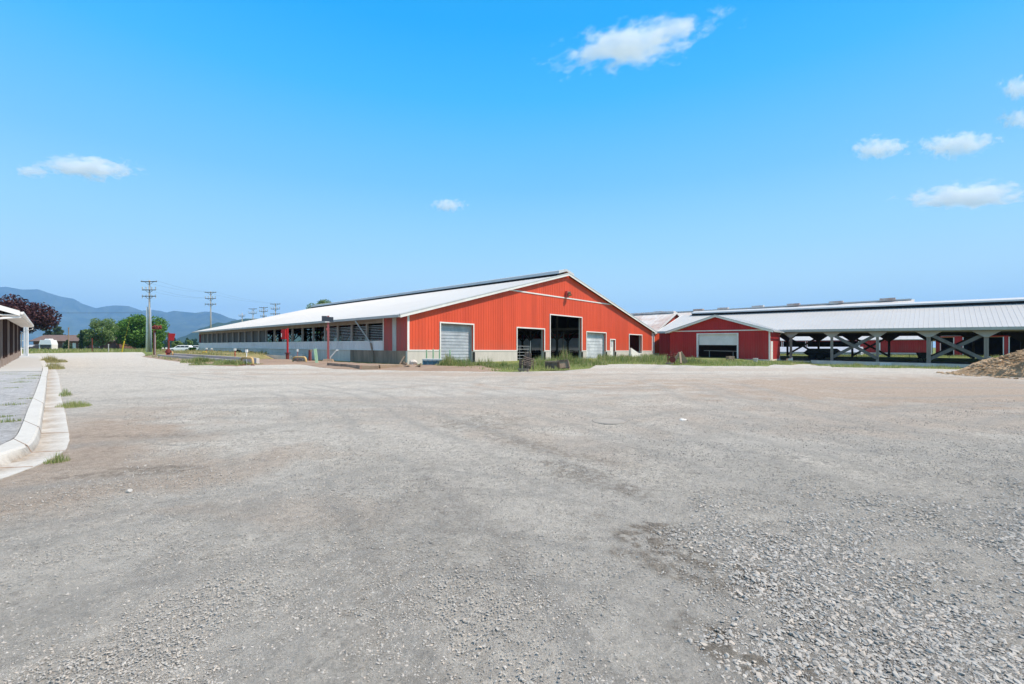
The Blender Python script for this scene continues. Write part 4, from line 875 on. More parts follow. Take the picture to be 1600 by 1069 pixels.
# tall red sign post
x, y, z = stand(512.8, 566); h = H_(493.5, y, z); s = y/F
t = thing('sign_post', 'tallest red steel post carrying a dark grey sign panel', 'sign', (x, y, z), R_(12))
mb = MB(); mb.box(-.085, .085, -.07, .07, 0, h); mb.build('post', M['pinkpaint'], t)
mb = MB(); mb.box(-9*s, -1.7*s, -.14, -.09, h-8.5*s, h-.5*s); mb.box(1.7*s, 8*s, -.14, -.09, h-9.5*s, h-2*s); mb.box(-1.7*s, 1.7*s, -.13, -.10, h-8.5*s, h-2*s); mb.build('sign_panel', M['panel'], t)
mb = MB(); mb.box(-4*s, 2*s, -.16, .16, h-10.5*s, h-9*s); mb.build('bracket', M['white'], t)
mb = MB(); mb.box(-2.5*s, -.5*s, -.2, -.09, h-23*s, h-19*s); mb.build('switch_box', M['pinkpaint'], t)
mb = MB(); mb.prism([(-.5, -.4, 0), (.5, -.4, 0), (.35, -.3, .3), (-.35, -.3, .3)], (0, .7, 0)); mb.build('base', M['tanwood'], t)
# red box on post
x, y, z = stand(449.3, 562.5); s = y/F
t = thing('electrical_box', 'bright red box mounted high on a thick red post', 'control box', (x, y, z), R_(-6))
mb = MB(); mb.tube([(0, 0, 0), (0, 0, H_(513, y, z))], .10, 10); mb.build('post', M['redpaint'], t)
mb = MB(); mb.box(-7.5*s, -1.0*s, -.35, .2, H_(530, y, z), H_(514.8, y, z)); mb.prism([(-8.4*s, -.2, H_(529, y, z)), (-7.5*s, -.2, H_(530, y, z)), (-7.5*s, -.2, H_(515, y, z)), (-8.4*s, -.2, H_(516, y, z))], (0, .3, 0)); bxx = mb.build('box', M['redpaint'], t)
mb = MB(); mb.box(-7.2*s, -6.2*s, -.37, -.35, H_(527, y, z), H_(521, y, z)); mb.build('notice', M['white'], bxx)
mb = MB(); mb.box(-3*s, 3*s, -.18, .18, H_(552.6, y, z), H_(551.2, y, z)); mb.tube([(0, 0, 0), (0, 0, H_(551, y, z))], .17, 10); mb.build('flange', M['rustred'], t)
# rusty post with spreading head
x, y, z = stand(241.5, 555); s = y/F
t = thing('agitator_post', 'rusty red post with a wide ragged metal head before the round tree', 'post', (x, y, z), R_(0))
mb = MB(); mb.box(-1.2*s, 1.3*s, -.12, .12, 0, H_(516, y, z)); mb.build('post', M['rustred'], t)
mb = MB(); mb.tube([(1.6*s, -.1, 0), (1.6*s, -.1, H_(520, y, z))], .05, 6); mb.build('conduit', M['gutter'], t)
mb = MB(); hz_ = H_(511.5, y, z)
for k in range(9):
    a = k*.7; mb.beam((-3*s+k*1.15*s, .3*math.sin(a*3), hz_-2.5*s+(k % 3)*s), (-3*s+k*1.2*s+1.5*s, .4*math.cos(a), hz_+2.6*s-(k % 2)*1.5*s), .16, .25)
mb.tube([(-3.5*s, 0, hz_), (10*s, 0, hz_+.5*s)], .16, 6); mb.tube([(6*s, -.4, hz_-1*s), (6*s, .4, hz_-1*s)], 2.6*s, 9); mb.build('head', M['rustred'], t)
# red shovel shaped sign
x, y, z = stand(263.5, 558.5); s = y/F
t = thing('paddle_post', 'red post holding a bright red shovel shaped plate', 'post', (x, y, z), R_(8))
mb = MB(); mb.tube([(0, 0, 0), (0, 0, H_(520, y, z))], .11, 8); mb.build('post', M['rustred'], t)
mb = MB(); mb.prism([(1*s, -.05, H_(532, y, z)), (7*s, -.05, H_(532.5, y, z)), (9.5*s, -.05, H_(521.3, y, z)), (0, -.05, H_(520.8, y, z))], (0, .1, 0)); mb.build('plate', M['redpaint'], t)
mb = MB(); hb = H_(544, y, z)
mb.tube([(0, 0, 0), (0, 0, hb*.45), (0, 0, hb*.5), (0, 0, hb*.75), (0, 0, hb)], [.22, .2, .3, .24, .1], 12); mb.tube([(-.4, 0, hb*.6), (.4, 0, hb*.6)], .12, 8); mb.build('hydrant_base', M['rustred'], t)
# capped marker posts
caps = [(254.5, 554, 543.3, 1.7, 'pinkpaint', 'short red post with a white cap beside the rusty post'),
        (259.8, 557, 543, 1.6, 'redpaint', 'short red stub with white cap touching the red hydrant base'),
        (322.5, 556, 543.6, 1.8, 'pinkpaint', 'left one of two pinkish capped posts beyond the yellow hoop by the mound'),
        (330.7, 556, 544, 1.8, 'pinkpaint', 'right one of two pinkish capped posts beyond the yellow hoop by the mound'),
        (367.2, 563, 544.6, 2.4, 'redpaint', 'red post with white box cap standing in grass at the end of the trough'),
        (385.3, 571, 546.2, 2.6, 'white', 'white topped pale post in front of the near yellow hoop rail'),
        (464.8, 567.5, 545.6, 1.7, 'pinkpaint', 'thin pink post with round white cap behind the yellow hoop frame'),
        (486.2, 567, 546, 1.9, 'pinkpaint', 'pink post with square cap beside the pale green leaning pole')]
for px, py, pt_, wd, mt, lab in caps:
    x, y, z = stand(px, py); s = y/F; h = H_(pt_, y, z); t = thing('marker_post', lab, 'post', (x, y, z), R_(px % 20), 'capped marker posts by the trough')
    mb = MB(); mb.tube([(0, 0, 0), (0, 0, h*.85)], wd*.28*s, 8); mb.build('post', M[mt], t)
    mb = MB(); mb.box(-wd*.6*s, wd*.6*s, -wd*.5*s, wd*.5*s, h*.82, h); mb.build('cap', M['white'] if 'square' not in lab else M['tanwood'], t)
x, y, z = stand(483.7, 566); s = y/F
mb = MB(); mb.box(-1.3*s, 1.2*s, -.06, .06, 0, H_(547, y, z)); mb.box(-.5*s, .5*s, -.12, .12, 0, H_(550, y, z)); o = mb.build('red_upright', M['rustred'], loc=(x, y, z)); tag(o, 'dark red upright plate just left of the square capped pink post', 'post')
# yellow hoops
def hoop(name, label, px0, px1, pyb, pyt, mt, second=None, yawd=None):
    x0, y0, z0 = stand(px0, pyb); x1, y1, z1 = stand(px1, pyb+ (1 if px1-px0 > 14 else 0)); s = y0/F; h = H_(pyt, y0, z0)
    t = thing(name, label, 'barrier', (x0, y0, z0), math.atan2(y1-y0, x1-x0), 'yellow hoop barriers'); L_ = math.hypot(x1-x0, y1-y0); r_ = .09
    c = min(.25, L_*.2)
    mb = MB(); mb.tube([(0, 0, 0), (0, 0, h-c), (c*.3, 0, h-c*.3), (c, 0, h), (L_-c, 0, h), (L_-c*.3, 0, h-c*.3), (L_, 0, h-c), (L_, 0, 0)], r_, 8); mb.build('hoop', M[mt], t, smooth=True)
    if second: mb = MB(); mb.tube([(0, .02, h*.45), (L_, .02, h*.45)], r_*.8, 6); mb.build('lower_rail', M[second], t)
    for q_ in (0, L_): mb = MB(); mb.tube([(q_, 0, -.02), (q_, 0, .06)], .16, 8); mb.build('base_plate', M['rustred'], t)
hoop('hoop_barrier', 'small pale yellow hoop beside the red hydrant base', 265.5, 269.5, 558.5, 550.2, 'yellow')
hoop('hoop_barrier', 'yellow hoop with a red inside on the trough behind the grass', 316.5, 323.6, 558.5, 550.5, 'byellow', 'rustred')
hoop('hoop_barrier', 'long pale yellow hoop rail at the near end of the trough', 377, 395, 570.5, 559, 'yellow')
hoop('hoop_barrier', 'yellow hoop frame with lower rail right of the red box post', 458, 478, 567.3, 558, 'yellow', 'tanwood')
# leaning poles
x, y, z = stand(495.3, 569); s = y/F
mb = MB(); mb.beam((0, 0, -.05), (-4.6*s, .2, H_(545.2, y, z)), .24, .05, up=(0, 1, 0)); o = mb.build('leaning_board', M['green'], loc=(x, y, z)); tag(o, 'pale green board leaning beside the pink capped post', 'board')
x, y, z = stand(400.5, 556); s = y/F
mb = MB(); mb.tube([(0, 0, 0), (0, 0, H_(534, y, z)), (-4.5*s, 0, H_(513.5, y, z)+.1)], .085, 8); o = mb.build('vent_pipe', M['white'], loc=(x, y, z)); tag(o, 'bent white pipe rising from the ground to the barn eave', 'pipe')
x, y, z = stand(516.3, 566); s = y/F
mb = MB(); mb.tube([(0, 0, 0), (0, 0, .45), (9.5*s, 0, H_(547.5, y, z)), (12*s, 0, H_(547.4, y, z))], .06, 8); o = mb.build('angled_pipe', M['white'], loc=(x, y, z)); tag(o, 'pale angled pipe running up from the foot of the sign post', 'pipe')
# troughs / kerb walls parallel to the barn
def lowwall(name, label, px0, px1, u, h, wd, mat, cat='kerb wall', inner=None):
    v0, v1 = on_u(px0, u)[1], on_u(px1, u)[1]; x, y = uv2w(u, v1); z = gzf(x, y); L_ = v0-v1
    t = thing(name, label, cat, (x, y, z)); sh_ = (0, .0034)
    mb = MB(); mb.box(0, .22, 0, L_, -.2, h); mb.build('near_wall', mat, t, shear=sh_)
    if wd > .3:
        mb = MB(); mb.box(wd, wd+.22, 0, L_, -.2, h+.15); mb.build('far_wall', mat, t, shear=sh_)
        mb = MB(); mb.box(.222, wd-.002, 0.02, L_, -.15, .014); mb.build('trough_floor', M['rustred'] if inner else M['floorc'], t, shear=sh_)
    return t
lowwall('concrete_trough', 'low concrete trough with dark red inside along the grassy island', 246, 372, 11.0, .36, 1.3, M['concrete'], 'trough', True)
lowwall('concrete_kerb_wall', 'long low concrete channel close to the barn side', 345, 455, 19.6, .40, 1.2, M['concrete2'], 'channel')
# timbers in front of the barn corner
tm = [((515, 572.5), (567, 577.5), .27, 'dirtyconc', 'dark stained beam lying farthest left of the three before the barn corner'), ((566, 578), (592, 577.8), .28, 'timber', 'short sandy timber between the dark beam and the long one'), ((592.5, 577.6), (627, 576.5), .30, 'timber', 'longer sandy timber ending at the rubbish heap')]
for a, b, h, mt, lab in tm:
    A = Vector(stand(*a)); B = Vector(stand(*b)); L_ = (B-A).length; mb = MB(); mb.hexa([(0, -.2, -.05), (L_, -.22, -.05), (L_, .2, -.05), (0, .18, -.05), (0, -.18, h), (L_, -.2, h*.94), (L_, .16, h*.96), (0, .15, h)])
    o = mb.build('timber_beam', M[mt], loc=A, yaw=math.atan2(B.y-A.y, B.x-A.x)); tag(o, lab, 'timber', 'timbers before the barn corner')
# rubbish heap: white stone lump and splintered wood
def rock(name, label, cat, px, py, w_, h_, mat, seed, d_=None, group=None):
    x, y, z = stand(px, py); s = y/F; bm = bmesh.new(); bmesh.ops.create_icosphere(bm, subdivisions=3, radius=1); rr = random.Random(seed)
    for v in bm.verts:
        n = float(fbm(v.co.x*1.7+seed, v.co.y*1.7+v.co.z*2.1, 4, seed))-.5
        v.co = v.co*(1+n*.7); v.co.x *= w_*s/2; v.co.y *= (d_ or w_)*s/2; v.co.z = v.co.z*h_*s/2+h_*s*.4
    me = bpy.data.meshes.new(name); bm.to_mesh(me); bm.free(); me.materials.append(mat); o = bpy.data.objects.new(name, me); col.objects.link(o); o.location = (x, y, z); return tag(o, label, cat, group)
rock('pale_boulder', 'pale lumpy boulder at the foot of the barn corner', 'rock', 646, 571, 12, 10, M['concrete'], 5)
for k, (px, py, l, a, tlt) in enumerate([(632, 574, 8, .1, .1), (636, 577, 10, -.25, .05), (654, 576.5, 9, .15, .12), (628, 571, 7, .5, .3)]):
    x, y, z = stand(px, py); s = y/F; mb = MB(); mb.beam((-l*s/2, 0, .12), (l*s/2, 0, .12+tlt*2), .2, .09); mb.beam((-l*s/3, .2, .05), (l*s/2.4, -.1, .25), .13, .06)
    o = mb.build('broken_plank', M['tanwood'], loc=(x, y, z), yaw=a); tag(o, ['broken plank pair left of the boulder foot', 'broken plank pair in front of the boulder', 'broken plank pair between boulder and blue platform', 'tilted broken plank pair by the end of the long timber'][k], 'plank', 'broken planks by the boulder')
# blue platform with stakes
x, y, z = stand(677, 571.5); s = y/F
t = thing('blue_platform', 'dusty blue metal feed platform on the dirt by the grey roll door', 'platform', (x, y, z), R_(3))
mb = MB(); mb.hexa([(-15*s, -.6, .38), (15*s, -.6, .36), (16*s, .9, .36), (-14*s, .9, .38), (-15.5*s, -.65, .52), (15*s, -.65, .5), (16.5*s, .95, .5), (-14.5*s, .95, .52)]); mb.build('deck', weathered('blue_grey_deck', (.50, .60, .64), (.30, .40, .46), .6, .6), t)
mb = MB(); mb.box(-15*s, 15*s, -.55, -.45, .1, .38)
for q_ in (-14, -7, 0, 7, 14): mb.box(q_*s-.05, q_*s+.05, -.62, .8, .05, .4)
mb.build('frame', M['blue'], t)
for q_ in (-9, 10):
    mb = MB(); mb.box(q_*s-.25, q_*s+.25, -.4, .6, 0, .2); mb.build('skid', M['blackmetal'], t)
for px, pb, ptt, mt, lab in [(666.5, 569.5, 546.4, 'green', 'pale stake farthest left behind the blue platform'), (676.8, 569.5, 545.2, 'green', 'second pale green stake from the left behind the blue platform'), (686.8, 569.5, 545, 'green', 'green stake at the left jamb of the grey roll door'), (703, 570.5, 546, 'green', 'green stake standing in the weeds before the grey roll door')]:
    x, y, z = stand(px, pb); s = y/F; mb = MB(); mb.prism([(-1*s, -.03, -.1), (1*s, -.03, -.1), (1*s, -.03, H_(ptt+.6, y, z)), (0, -.03, H_(ptt, y, z)), (-1*s, -.03, H_(ptt+1, y, z))], (0, .08, 0))
    o = mb.build('stake', M[mt], loc=(x, y, z), yaw=R_(px % 9-4)); tag(o, lab, 'stake', 'pale green stakes')
# old dark wooden feeder
x, y, z = stand(822, 580); s = y/F
t = thing('wooden_feeder', 'dark weathered wooden hay feeder with a high slatted back in the weeds', 'feeder', (x, y, z), R_(-18))
mb = MB()
for k in range(6): q_ = (-8+k*1.9)*s; mb.prism([(q_, .55, .1), (q_+1.6*s, .55, .1), (q_+1.6*s, .75, H_(549.5+(k % 3)*1.3, y, z)), (q_, .75, H_(550.5+(k % 2)*1.6, y, z))], (0, .06, 0))
mb.build('slatted_back', M['oldwood'], t)
mb = MB()
for k in range(5): mb.beam((-7.5*s+k*.6*s, .5-k*.26, H_(558, y, z)-k*.10), (9.5*s+k*.8*s, .45-k*.26, H_(562.5, y, z)-k*.09), .2, .05, up=(0, 0, 1))
mb.build('slatted_top', M['oldwood'], t)
for q_, dy, tw in ((-7.5, -.5, 4.5), (-1.0, -.6, 3.0), (5.5, -.65, 4.0)):
    mb = MB(); mb.prism([(q_*s, dy, 0), ((q_+tw*.7)*s, dy, 0), ((q_+tw)*s, dy, H_(562.5+q_*.3, y, z)*.88), (q_*s, dy, H_(561+q_*.3, y, z)*.88)], (0, .07, 0)); mb.build('leg', M['oldwood'], t)
    mb = MB(); mb.prism([(q_*s+.1, .55, 0), ((q_+1.5)*s, .55, 0), ((q_+1.5)*s, .55, .8), (q_*s+.1, .55, .8)], (0, .07, 0)); mb.build('leg', M['oldwood'], t)
mb = MB(); mb.beam((-8*s, -.62, .12), (10*s, -.7, .12), .1, .14); mb.build('bottom_rail', M['tanwood'], t)
# wooden crates
x, y, z = stand(862, 577); s = y/F
t = thing('wooden_box', 'dark low wooden box lying in the grass left of the tilted crate', 'box', (x, y, z), R_(-6))
mb = MB()
for k in range(3): mb.box(-10*s, 9*s, -.4, -.35, .02+k*.17, .17+k*.17)
for k in range(5): mb.box(-10*s, 9*s, -.35+k*.17, -.2+k*.17, .50, .54)
mb.box(-9.9*s, -9.4*s, -.35, .4, 0, .5); mb.box(8.4*s, 8.9*s, -.35, .4, 0, .5); mb.box(-9*s, 8*s, .35, .4, 0, .5); mb.build('planks', M['oldwood'], t)
mb = MB(); mb.box(-10.2*s, 9.2*s, -.43, -.40, .47, .55); mb.build('rim', M['tanwood'], t)
x, y, z = stand(881, 577); s = y/F
t = thing('tilted_crate', 'pale wooden crate tipped on its side with an open framed face', 'crate', (x, y, z), R_(-4))
mb = MB(); a0, b0 = (-8*s, 0), (9*s, 0)
mb.prism([(-6.5*s, -.3, .05), (8*s, -.3, .12), (6*s, -.1, .62), (-8*s, -.1, .56)], (0, .06, 0)); mb.build('face', M['tanwood'], t)
mb = MB()
P_ = [(-6.5*s, -.34, .05), (8*s, -.34, .12), (6*s, -.14, .62), (-8*s, -.14, .56)]
for k in range(4): mb.beam(P_[k], P_[(k+1) % 4], .07, .09, up=(0, 1, 0))
mb.build('frame', M['oldwood'], t)
mb = MB(); mb.prism([(-10.5*s, -.2, 0), (-6.6*s, -.25, 0), (-8.2*s, -.1, .58), (-10*s, 0, .62)], (0, .8, 0)); mb.prism([(8.1*s, -.2, 0), (10*s, -.1, 0), (8.2*s, .1, .5), (6.2*s, -.05, .6)], (0, .7, 0)); mb.build('side_panel', M['tanwood'], t)
# small yellow thing
x, y, z = stand(922, 568.5); s = y/F
t = thing('yellow_hydrant', 'small bright yellow hydrant at the end of the grass before the barn door', 'hydrant', (x, y, z), 0)
mb = MB(); mb.tube([(0, 0, 0), (0, 0, 3*s)], .1, 8); mb.build('stem', M['rustred'], t)
mb = MB(); mb.tube([(0, 0, 2*s), (0, 0, 3.5*s), (0, 0, 6.5*s), (0, 0, 7.5*s)], [2*s, 3.2*s, 3*s, 1*s], 10); mb.build('bonnet', M['byellow'], t)
mb = MB(); mb.tube([(-4.6*s, 0, 4.5*s), (4.2*s, 0, 4.5*s)], .11, 8); mb.build('outlet', M['byellow'], t)
x, y, z = stand(917, 564); s = y/F; o = rock('pink_bag', 'small pinkish feed bag left of the yellow hydrant', 'bag', 914.5, 565.5, 6, 4.5, M['pinkpaint'], 8)
# farm implement with tan triangular frame
x, y, z = stand(1058, 569.5); s = y/F
t = thing('harrow_frame', 'tan triangular farm implement folded beside rusty tines in the weeds', 'implement', (x, y, z), R_(-8))
mb = MB(); A = (4*s, 0, H_(551, y, z)); mb.beam((-5*s, -.1, .3), A, .22, .1, up=(0, 1, 0)); mb.beam((14*s, .2, .15), A, .38, .12, up=(0, 1, 0)); mb.beam((3*s, -.7, .1), A, .14, .14, up=(0, 1, 0)); mb.prism([(4*s, 0, H_(551, y, z)), (13*s, .15, .25), (8*s, .05, .3), (5*s, .05, .9)], (0, .05, 0)); mb.build('frame', M['timber'], t)
mb = MB()
for k in (0, 1, 3, 5, 6): mb.tube([(-15*s+k*1.7*s, -.3+.1*(k % 3), .05), (-15*s+k*1.75*s, 0, .75+.15*((k*5) % 4))], .03, 5)
mb.tube([(-16*s, 0, .75), (4*s, 0, .95)], .05, 6); mb.tube([(-12*s, -.2, .45), (2*s, .1, .5)], .04, 6); mb.build('tines', M['rustred'], t)
mb = MB(); mb.tube([(-8*s, -.25, .42), (-8*s, -.15, .42)], .26, 12); mb.build('wheel', M['rustred'], t)
mb = MB(); mb.hexa([(-18*s, -.5, .02), (-8*s, -.7, .02), (-8*s, -.2, .02), (-18*s, -.1, .02), (-17*s, -.5, .2), (-8*s, -.65, .14), (-8*s, -.25, .14), (-17*s, -.15, .2)]); mb.build('bottom_board', M['tanwood'], t)
# crate and bucket by the red gabled shed
x, y, z = stand(1141, 565.3); s = y/F
t = thing('small_crate', 'small weathered crate on legs before the half open door', 'crate', (x, y, z), R_(10))
mb = MB(); mb.box(-4.6*s, 4.6*s, -.3, .3, .28, .62); mb.build('box', M['tanwood'], t)
for a, b in ((-4.2, -.25), (3.6, -.25), (-4.2, .2), (3.6, .2)): mb = MB(); mb.box(a*s, (a+.8)*s, b, b+.07, -.05, .28); mb.build('leg', M['oldwood'], t)
x, y, z = stand(1180.5, 567); s = y/F
t = thing('white_bucket', 'pale tapered bucket standing against the dark red wall', 'bucket', (x, y, z), 0)
mb = MB(); mb.tube([(0, 0, 0), (0, 0, 6.8*s)], [2.6*s, 3.4*s], 14); mb.build('tub', M['concrete'], t); mb = MB(); mb.tube([(0, 0, 6.5*s), (0, 0, 7.2*s)], 3.8*s, 14); mb.build('rim', M['white'], t)
x, y, z = stand(1233.5, 564.6); s = y/F
mb = MB(); mb.box(-3.2*s, 3*s, -.2, .25, 0, 2.6*s); mb.box(3.1*s, 4.2*s, -.15, .1, 0, 4.6*s); mb.box(-3.4*s, 3.2*s, -.23, .28, 2.6*s, 3*s); o = mb.build('white_block', M['white'], loc=(x, y, z+.12)); tag(o, 'small white block at the foot of the first shed post', 'block')
# wagon and cart under the shed
Y_, v = on_u(1289, SU+7); x, y = uv2w(SU+7, v); zf = FL+.0115*v; s = Y_/F
t = thing('hopper_wagon', 'black hopper wagon with sloping ends parked under the open shed', 'wagon', (x, y, zf))
# local y axis = away-left, so the wagon is drawn along -y
def wy(px): return on_u(px, SU+7)[1]-v
a0, a1, a2, a3 = wy(1257), wy(1263), wy(1306), wy(1318)
mb = MB(); mb.hexa([(-1.0, a1-.3, .45), (-1.0, a3+1.2, .45), (1.0, a3+1.2, .45), (1.0, a1-.3, .45), (-1.3, a0, 1.0), (-1.3, a3, 1.0), (1.3, a3, 1.0), (1.3, a0, 1.0)])
mb.hexa([(-1.28, a0-.1, 1.003), (-1.28, a3+.2, 1.003), (1.28, a3+.2, 1.003), (1.28, a0-.1, 1.003), (-1.2, a1-.2, 1.62), (-1.2, a2, 1.62), (1.2, a2, 1.62), (1.2, a1-.2, 1.62)]); mb.build('hopper', M['blackmetal'], t)
mb = MB(); mb.box(-.6, .6, a3, a0, .3, .46); mb.beam((0, a3+.2, .4), (0, a3-1.6, .35), .12, .12); mb.build('chassis', M['blackmetal'], t)
for yy in (a0-1.1, a0-2.1):
    for xx in (-1.15, 1.0):
        mb = MB(); mb.tube([(xx, yy, .42), (xx+.2, yy, .42)], .42, 16); wl = mb.build('wheel', M['rubber'], t); mb = MB(); mb.tube([(xx-.02, yy, .42), (xx+.22, yy, .42)], .2, 12); mb.build('rim', M['blackmetal'], wl)
Y_, v = on_u(1441, SU+6); x, y = uv2w(SU+6, v); zf = FL+.0115*v; s = Y_/F
t = thing('feed_cart', 'small black feed cart under the shed beside the fourth post', 'cart', (x, y, zf))
mb = MB(); mb.hexa([(-.3, -.35, .5), (-.3, .35, .5), (.3, .35, .5), (.3, -.35, .5), (-.5, -.62, 1.25), (-.5, .62, 1.25), (.5, .62, 1.25), (.5, -.62, 1.25)]); mb.build('bucket', M['blackmetal'], t)
mb = MB(); mb.tube([(-.2, -.2, .02), (0, 0, .55), (.2, -.2, .02)], .06, 6); mb.tube([(-.5, -.45, 0), (-.5, .45, .02)], .05, 6); mb.build('stand', M['blackmetal'], t)
for q_ in (-.42, .36): mb = MB(); mb.tube([(0, q_, .26), (0, q_+.08, .26)], .26, 14); mb.build('wheel', M['rubber'], t)
# leaning white board at the shed, right
Y_, v = on_u(1557, SU+1.5); x, y = uv2w(SU+1.5, v); zf = FL+.0115*v; s = Y_/F
mb = MB(); mb.beam((-5*s, 0, -.1), (-.5*s, .5, 12.0*s), .75, .06, up=(0, 1, 0)); mb.beam((1.5*s, .15, -.1), (3.5*s, .5, 9.5*s), .25, .12, up=(0, 1, 0)); o = mb.build('leaning_board', M['kerb'], loc=(x, y, zf), yaw=0); tag(o, 'pale board leaning behind the brown heap under the shed', 'board')
# manhole, pebbles
x, y, z = gp(952, 659.5)
mb = MB(); 
for a0_, rr_, zt_ in ((0, .32, .03), (0, .27, .036)): mb.tube([(0, 0, -.05), (0, 0, zt_*.55)], rr_, 28)
o = mb.build('manhole_cover', M['iron'], loc=(x, y, z)); tag(o, 'round dusty manhole cover set in the gravel', 'manhole cover')
rock('white_stone', 'single white flat stone right of the manhole cover', 'stone', 1067, 657.8, 11, 4, M['white'], 3, 8)
rock('round_stone', 'round pale stone beside the dark crack at the left of the yard', 'stone', 202, 770.5, 8, 7, M['kerb'], 4)
# ============================================================ VEHICLES
def vehicle(name, label, px, py, length, w_, h_, yaw, paint, kind='suv', cat='car'):
    x, y, z = gp(px, py) if py else at(px, 110)
    t = thing(name, label, cat, (x, y, z), yaw); L2 = length/2
    def loft(st, mat, nm, par):
        mb = MB(); vs = []; fs = []
        for (xx, zb, zt, hw, ht) in st: vs += [(xx, -hw, zb), (xx, hw, zb), (xx, hw, zb+(zt-zb)*.6), (xx, ht, zt), (xx, -ht, zt), (xx, -hw, zb+(zt-zb)*.6)]
        n = len(st)
        for i in range(n-1):
            for k in range(6): fs.append((i*6+k, i*6+(k+1) % 6, (i+1)*6+(k+1) % 6, (i+1)*6+k))
        fs += [tuple(range(6))[::-1], tuple((n-1)*6+k for k in range(6))]
        mb.add(vs, fs); return mb.build(nm, mat, par)
    b = w_/2
    if kind == 'suv':
        loft([(-L2, .45, .80, b*.8, b*.72), (-L2+.12, .28, .88, b*.96, b*.86), (-L2+1.15, .25, 1.0, b, b*.92), (L2-.2, .25, 1.05, b, b*.94), (L2, .4, 1.0, b*.92, b*.86)], paint, 'body', t)
        loft([(-L2+1.1, .98, 1.02, b*.9, b*.84), (-L2+1.95, 1.0, h_-.03, b*.88, b*.74), (-L2+2.6, 1.0, h_, b*.88, b*.76), (L2-.5, 1.0, h_-.03, b*.88, b*.76), (L2-.1, 1.0, 1.1, b*.9, b*.85)], paint, 'cabin', t)
        for sgn in (-1, 1):
            for (a, c) in ((-L2+1.5, -L2+2.5), (-L2+2.6, -L2+3.5), (-L2+3.6, L2-.55)):
                mb = MB(); yb = sgn*b*.935; yt = sgn*b*.85; lean = .42 if a < -L2+1.6 else 0
                mb.hexa([(a, yb, 1.06), (c, yb, 1.06), (c, yb-sgn*.03, 1.06), (a, yb-sgn*.03, 1.06), (a+lean, yt+sgn*.02, h_-.16), (c, yt+sgn*.02, h_-.16), (c, yt-sgn*.02, h_-.16), (a+lean, yt-sgn*.02, h_-.16)]); mb.build('side_window', M['glass'], t)
        mb = MB(); mb.hexa([(-L2+1.16, -b*.78, 1.06), (-L2+1.16, b*.78, 1.06), (-L2+1.2, b*.78, 1.05), (-L2+1.2, -b*.78, 1.05), (-L2+1.86, -b*.7, h_-.1), (-L2+1.86, b*.7, h_-.1), (-L2+1.94, b*.7, h_-.12), (-L2+1.94, -b*.7, h_-.12)]); mb.build('windscreen', M['glass'], t)
    else:
        loft([(-L2, .5, 1.0, b*.85, b*.8), (-L2+.15, .35, 1.1, b, b*.94), (-L2+1.4, .35, 1.15, b, b*.95), (L2, .45, 1.12, b, b*.95)], paint, 'body', t)
        loft([(-L2+1.35, 1.1, 1.15, b*.92, b*.88), (-L2+2.0, 1.1, h_, b*.9, b*.76), (-L2+3.4, 1.1, h_-.02, b*.9, b*.78), (-L2+3.6, 1.1, 1.2, b*.92, b*.86)], paint, 'cabin', t)
        mb = MB(); mb.hexa([(-L2+1.38, -b*.8, 1.2), (-L2+1.38, b*.8, 1.2), (-L2+1.45, b*.8, 1.2), (-L2+1.45, -b*.8, 1.2), (-L2+1.9, -b*.72, h_-.1), (-L2+1.9, b*.72, h_-.1), (-L2+2.0, b*.72, h_-.12), (-L2+2.0, -b*.72, h_-.12)]); mb.build('windscreen', M['cap'], t)
        mb = MB(); mb.box(-L2-.03, -L2, -b*.7, b*.7, .62, .95); mb.build('grille', M['cap'], t)
    for xx in (-L2+.85, L2-.9):
        for sgn in (-1, 1):
            mb = MB(); mb.tube([(xx, sgn*(b-.2), .34), (xx, sgn*(b+.02), .34)], .34, 16); wl = mb.build('wheel', M['rubber'], t)
            mb = MB(); mb.tube([(xx, sgn*(b+.0), .34), (xx, sgn*(b+.035), .34)], .2, 12); mb.build('rim', M['steel'], wl)
    for sgn in (-1, 1): mb = MB(); mb.box(-L2-.02, -L2+.14, sgn*b*.66-.16, sgn*b*.66+.16, .66, .84); mb.build('headlight', M['cap'], t)
    mb = MB(); mb.box(-L2-.04, -L2+.08, -b*.86, b*.86, .36, .56); mb.build('bumper', M['carblack'], t)
    return t
vehicle('white_suv', 'white estate car parked at the far end of the barn', 283.5, 549.6, 4.9, 1.85, 1.62, R_(12), M['carwhite'])
vehicle('white_suv', 'white car half hidden behind the barn corner post', 306, 548.4, 4.6, 1.85, 1.6, R_(5), M['carwhite'])
vehicle('dark_pickup', 'dark pickup truck facing the road beside the brown house', 54.5, 548.3, 5.2, 2.0, 1.85, R_(82), M['carblack'], 'pickup', 'pickup truck')
x, y, z = at(76, 125); s = y/F
t = thing('white_trailer', 'white topped trailer on dark wheels before the brown house', 'trailer', (x, y, z), R_(4)); hh_ = H_(530.5, y, z)
mb = MB(); mb.hexa([(-9.5*s, -1, hh_*.55), (9*s, -1, hh_*.55), (9*s, 1, hh_*.55), (-9.5*s, 1, hh_*.55), (-8*s, -.9, hh_*.95), (7*s, -.9, hh_*.95), (7*s, .9, hh_*.95), (-8*s, .9, hh_*.95)]); mb.hexa([(-3*s, -.7, hh_*.952), (4*s, -.7, hh_*.952), (4*s, .7, hh_*.952), (-3*s, .7, hh_*.952), (-2*s, -.6, hh_*1.06), (3*s, -.6, hh_*1.06), (3*s, .6, hh_*1.06), (-2*s, .6, hh_*1.06)]); mb.build('top', M['carwhite'], t)
mb = MB(); mb.box(-8*s, 8*s, -.9, .9, hh_*.3, hh_*.548); mb.build('body', M['carblack'], t)
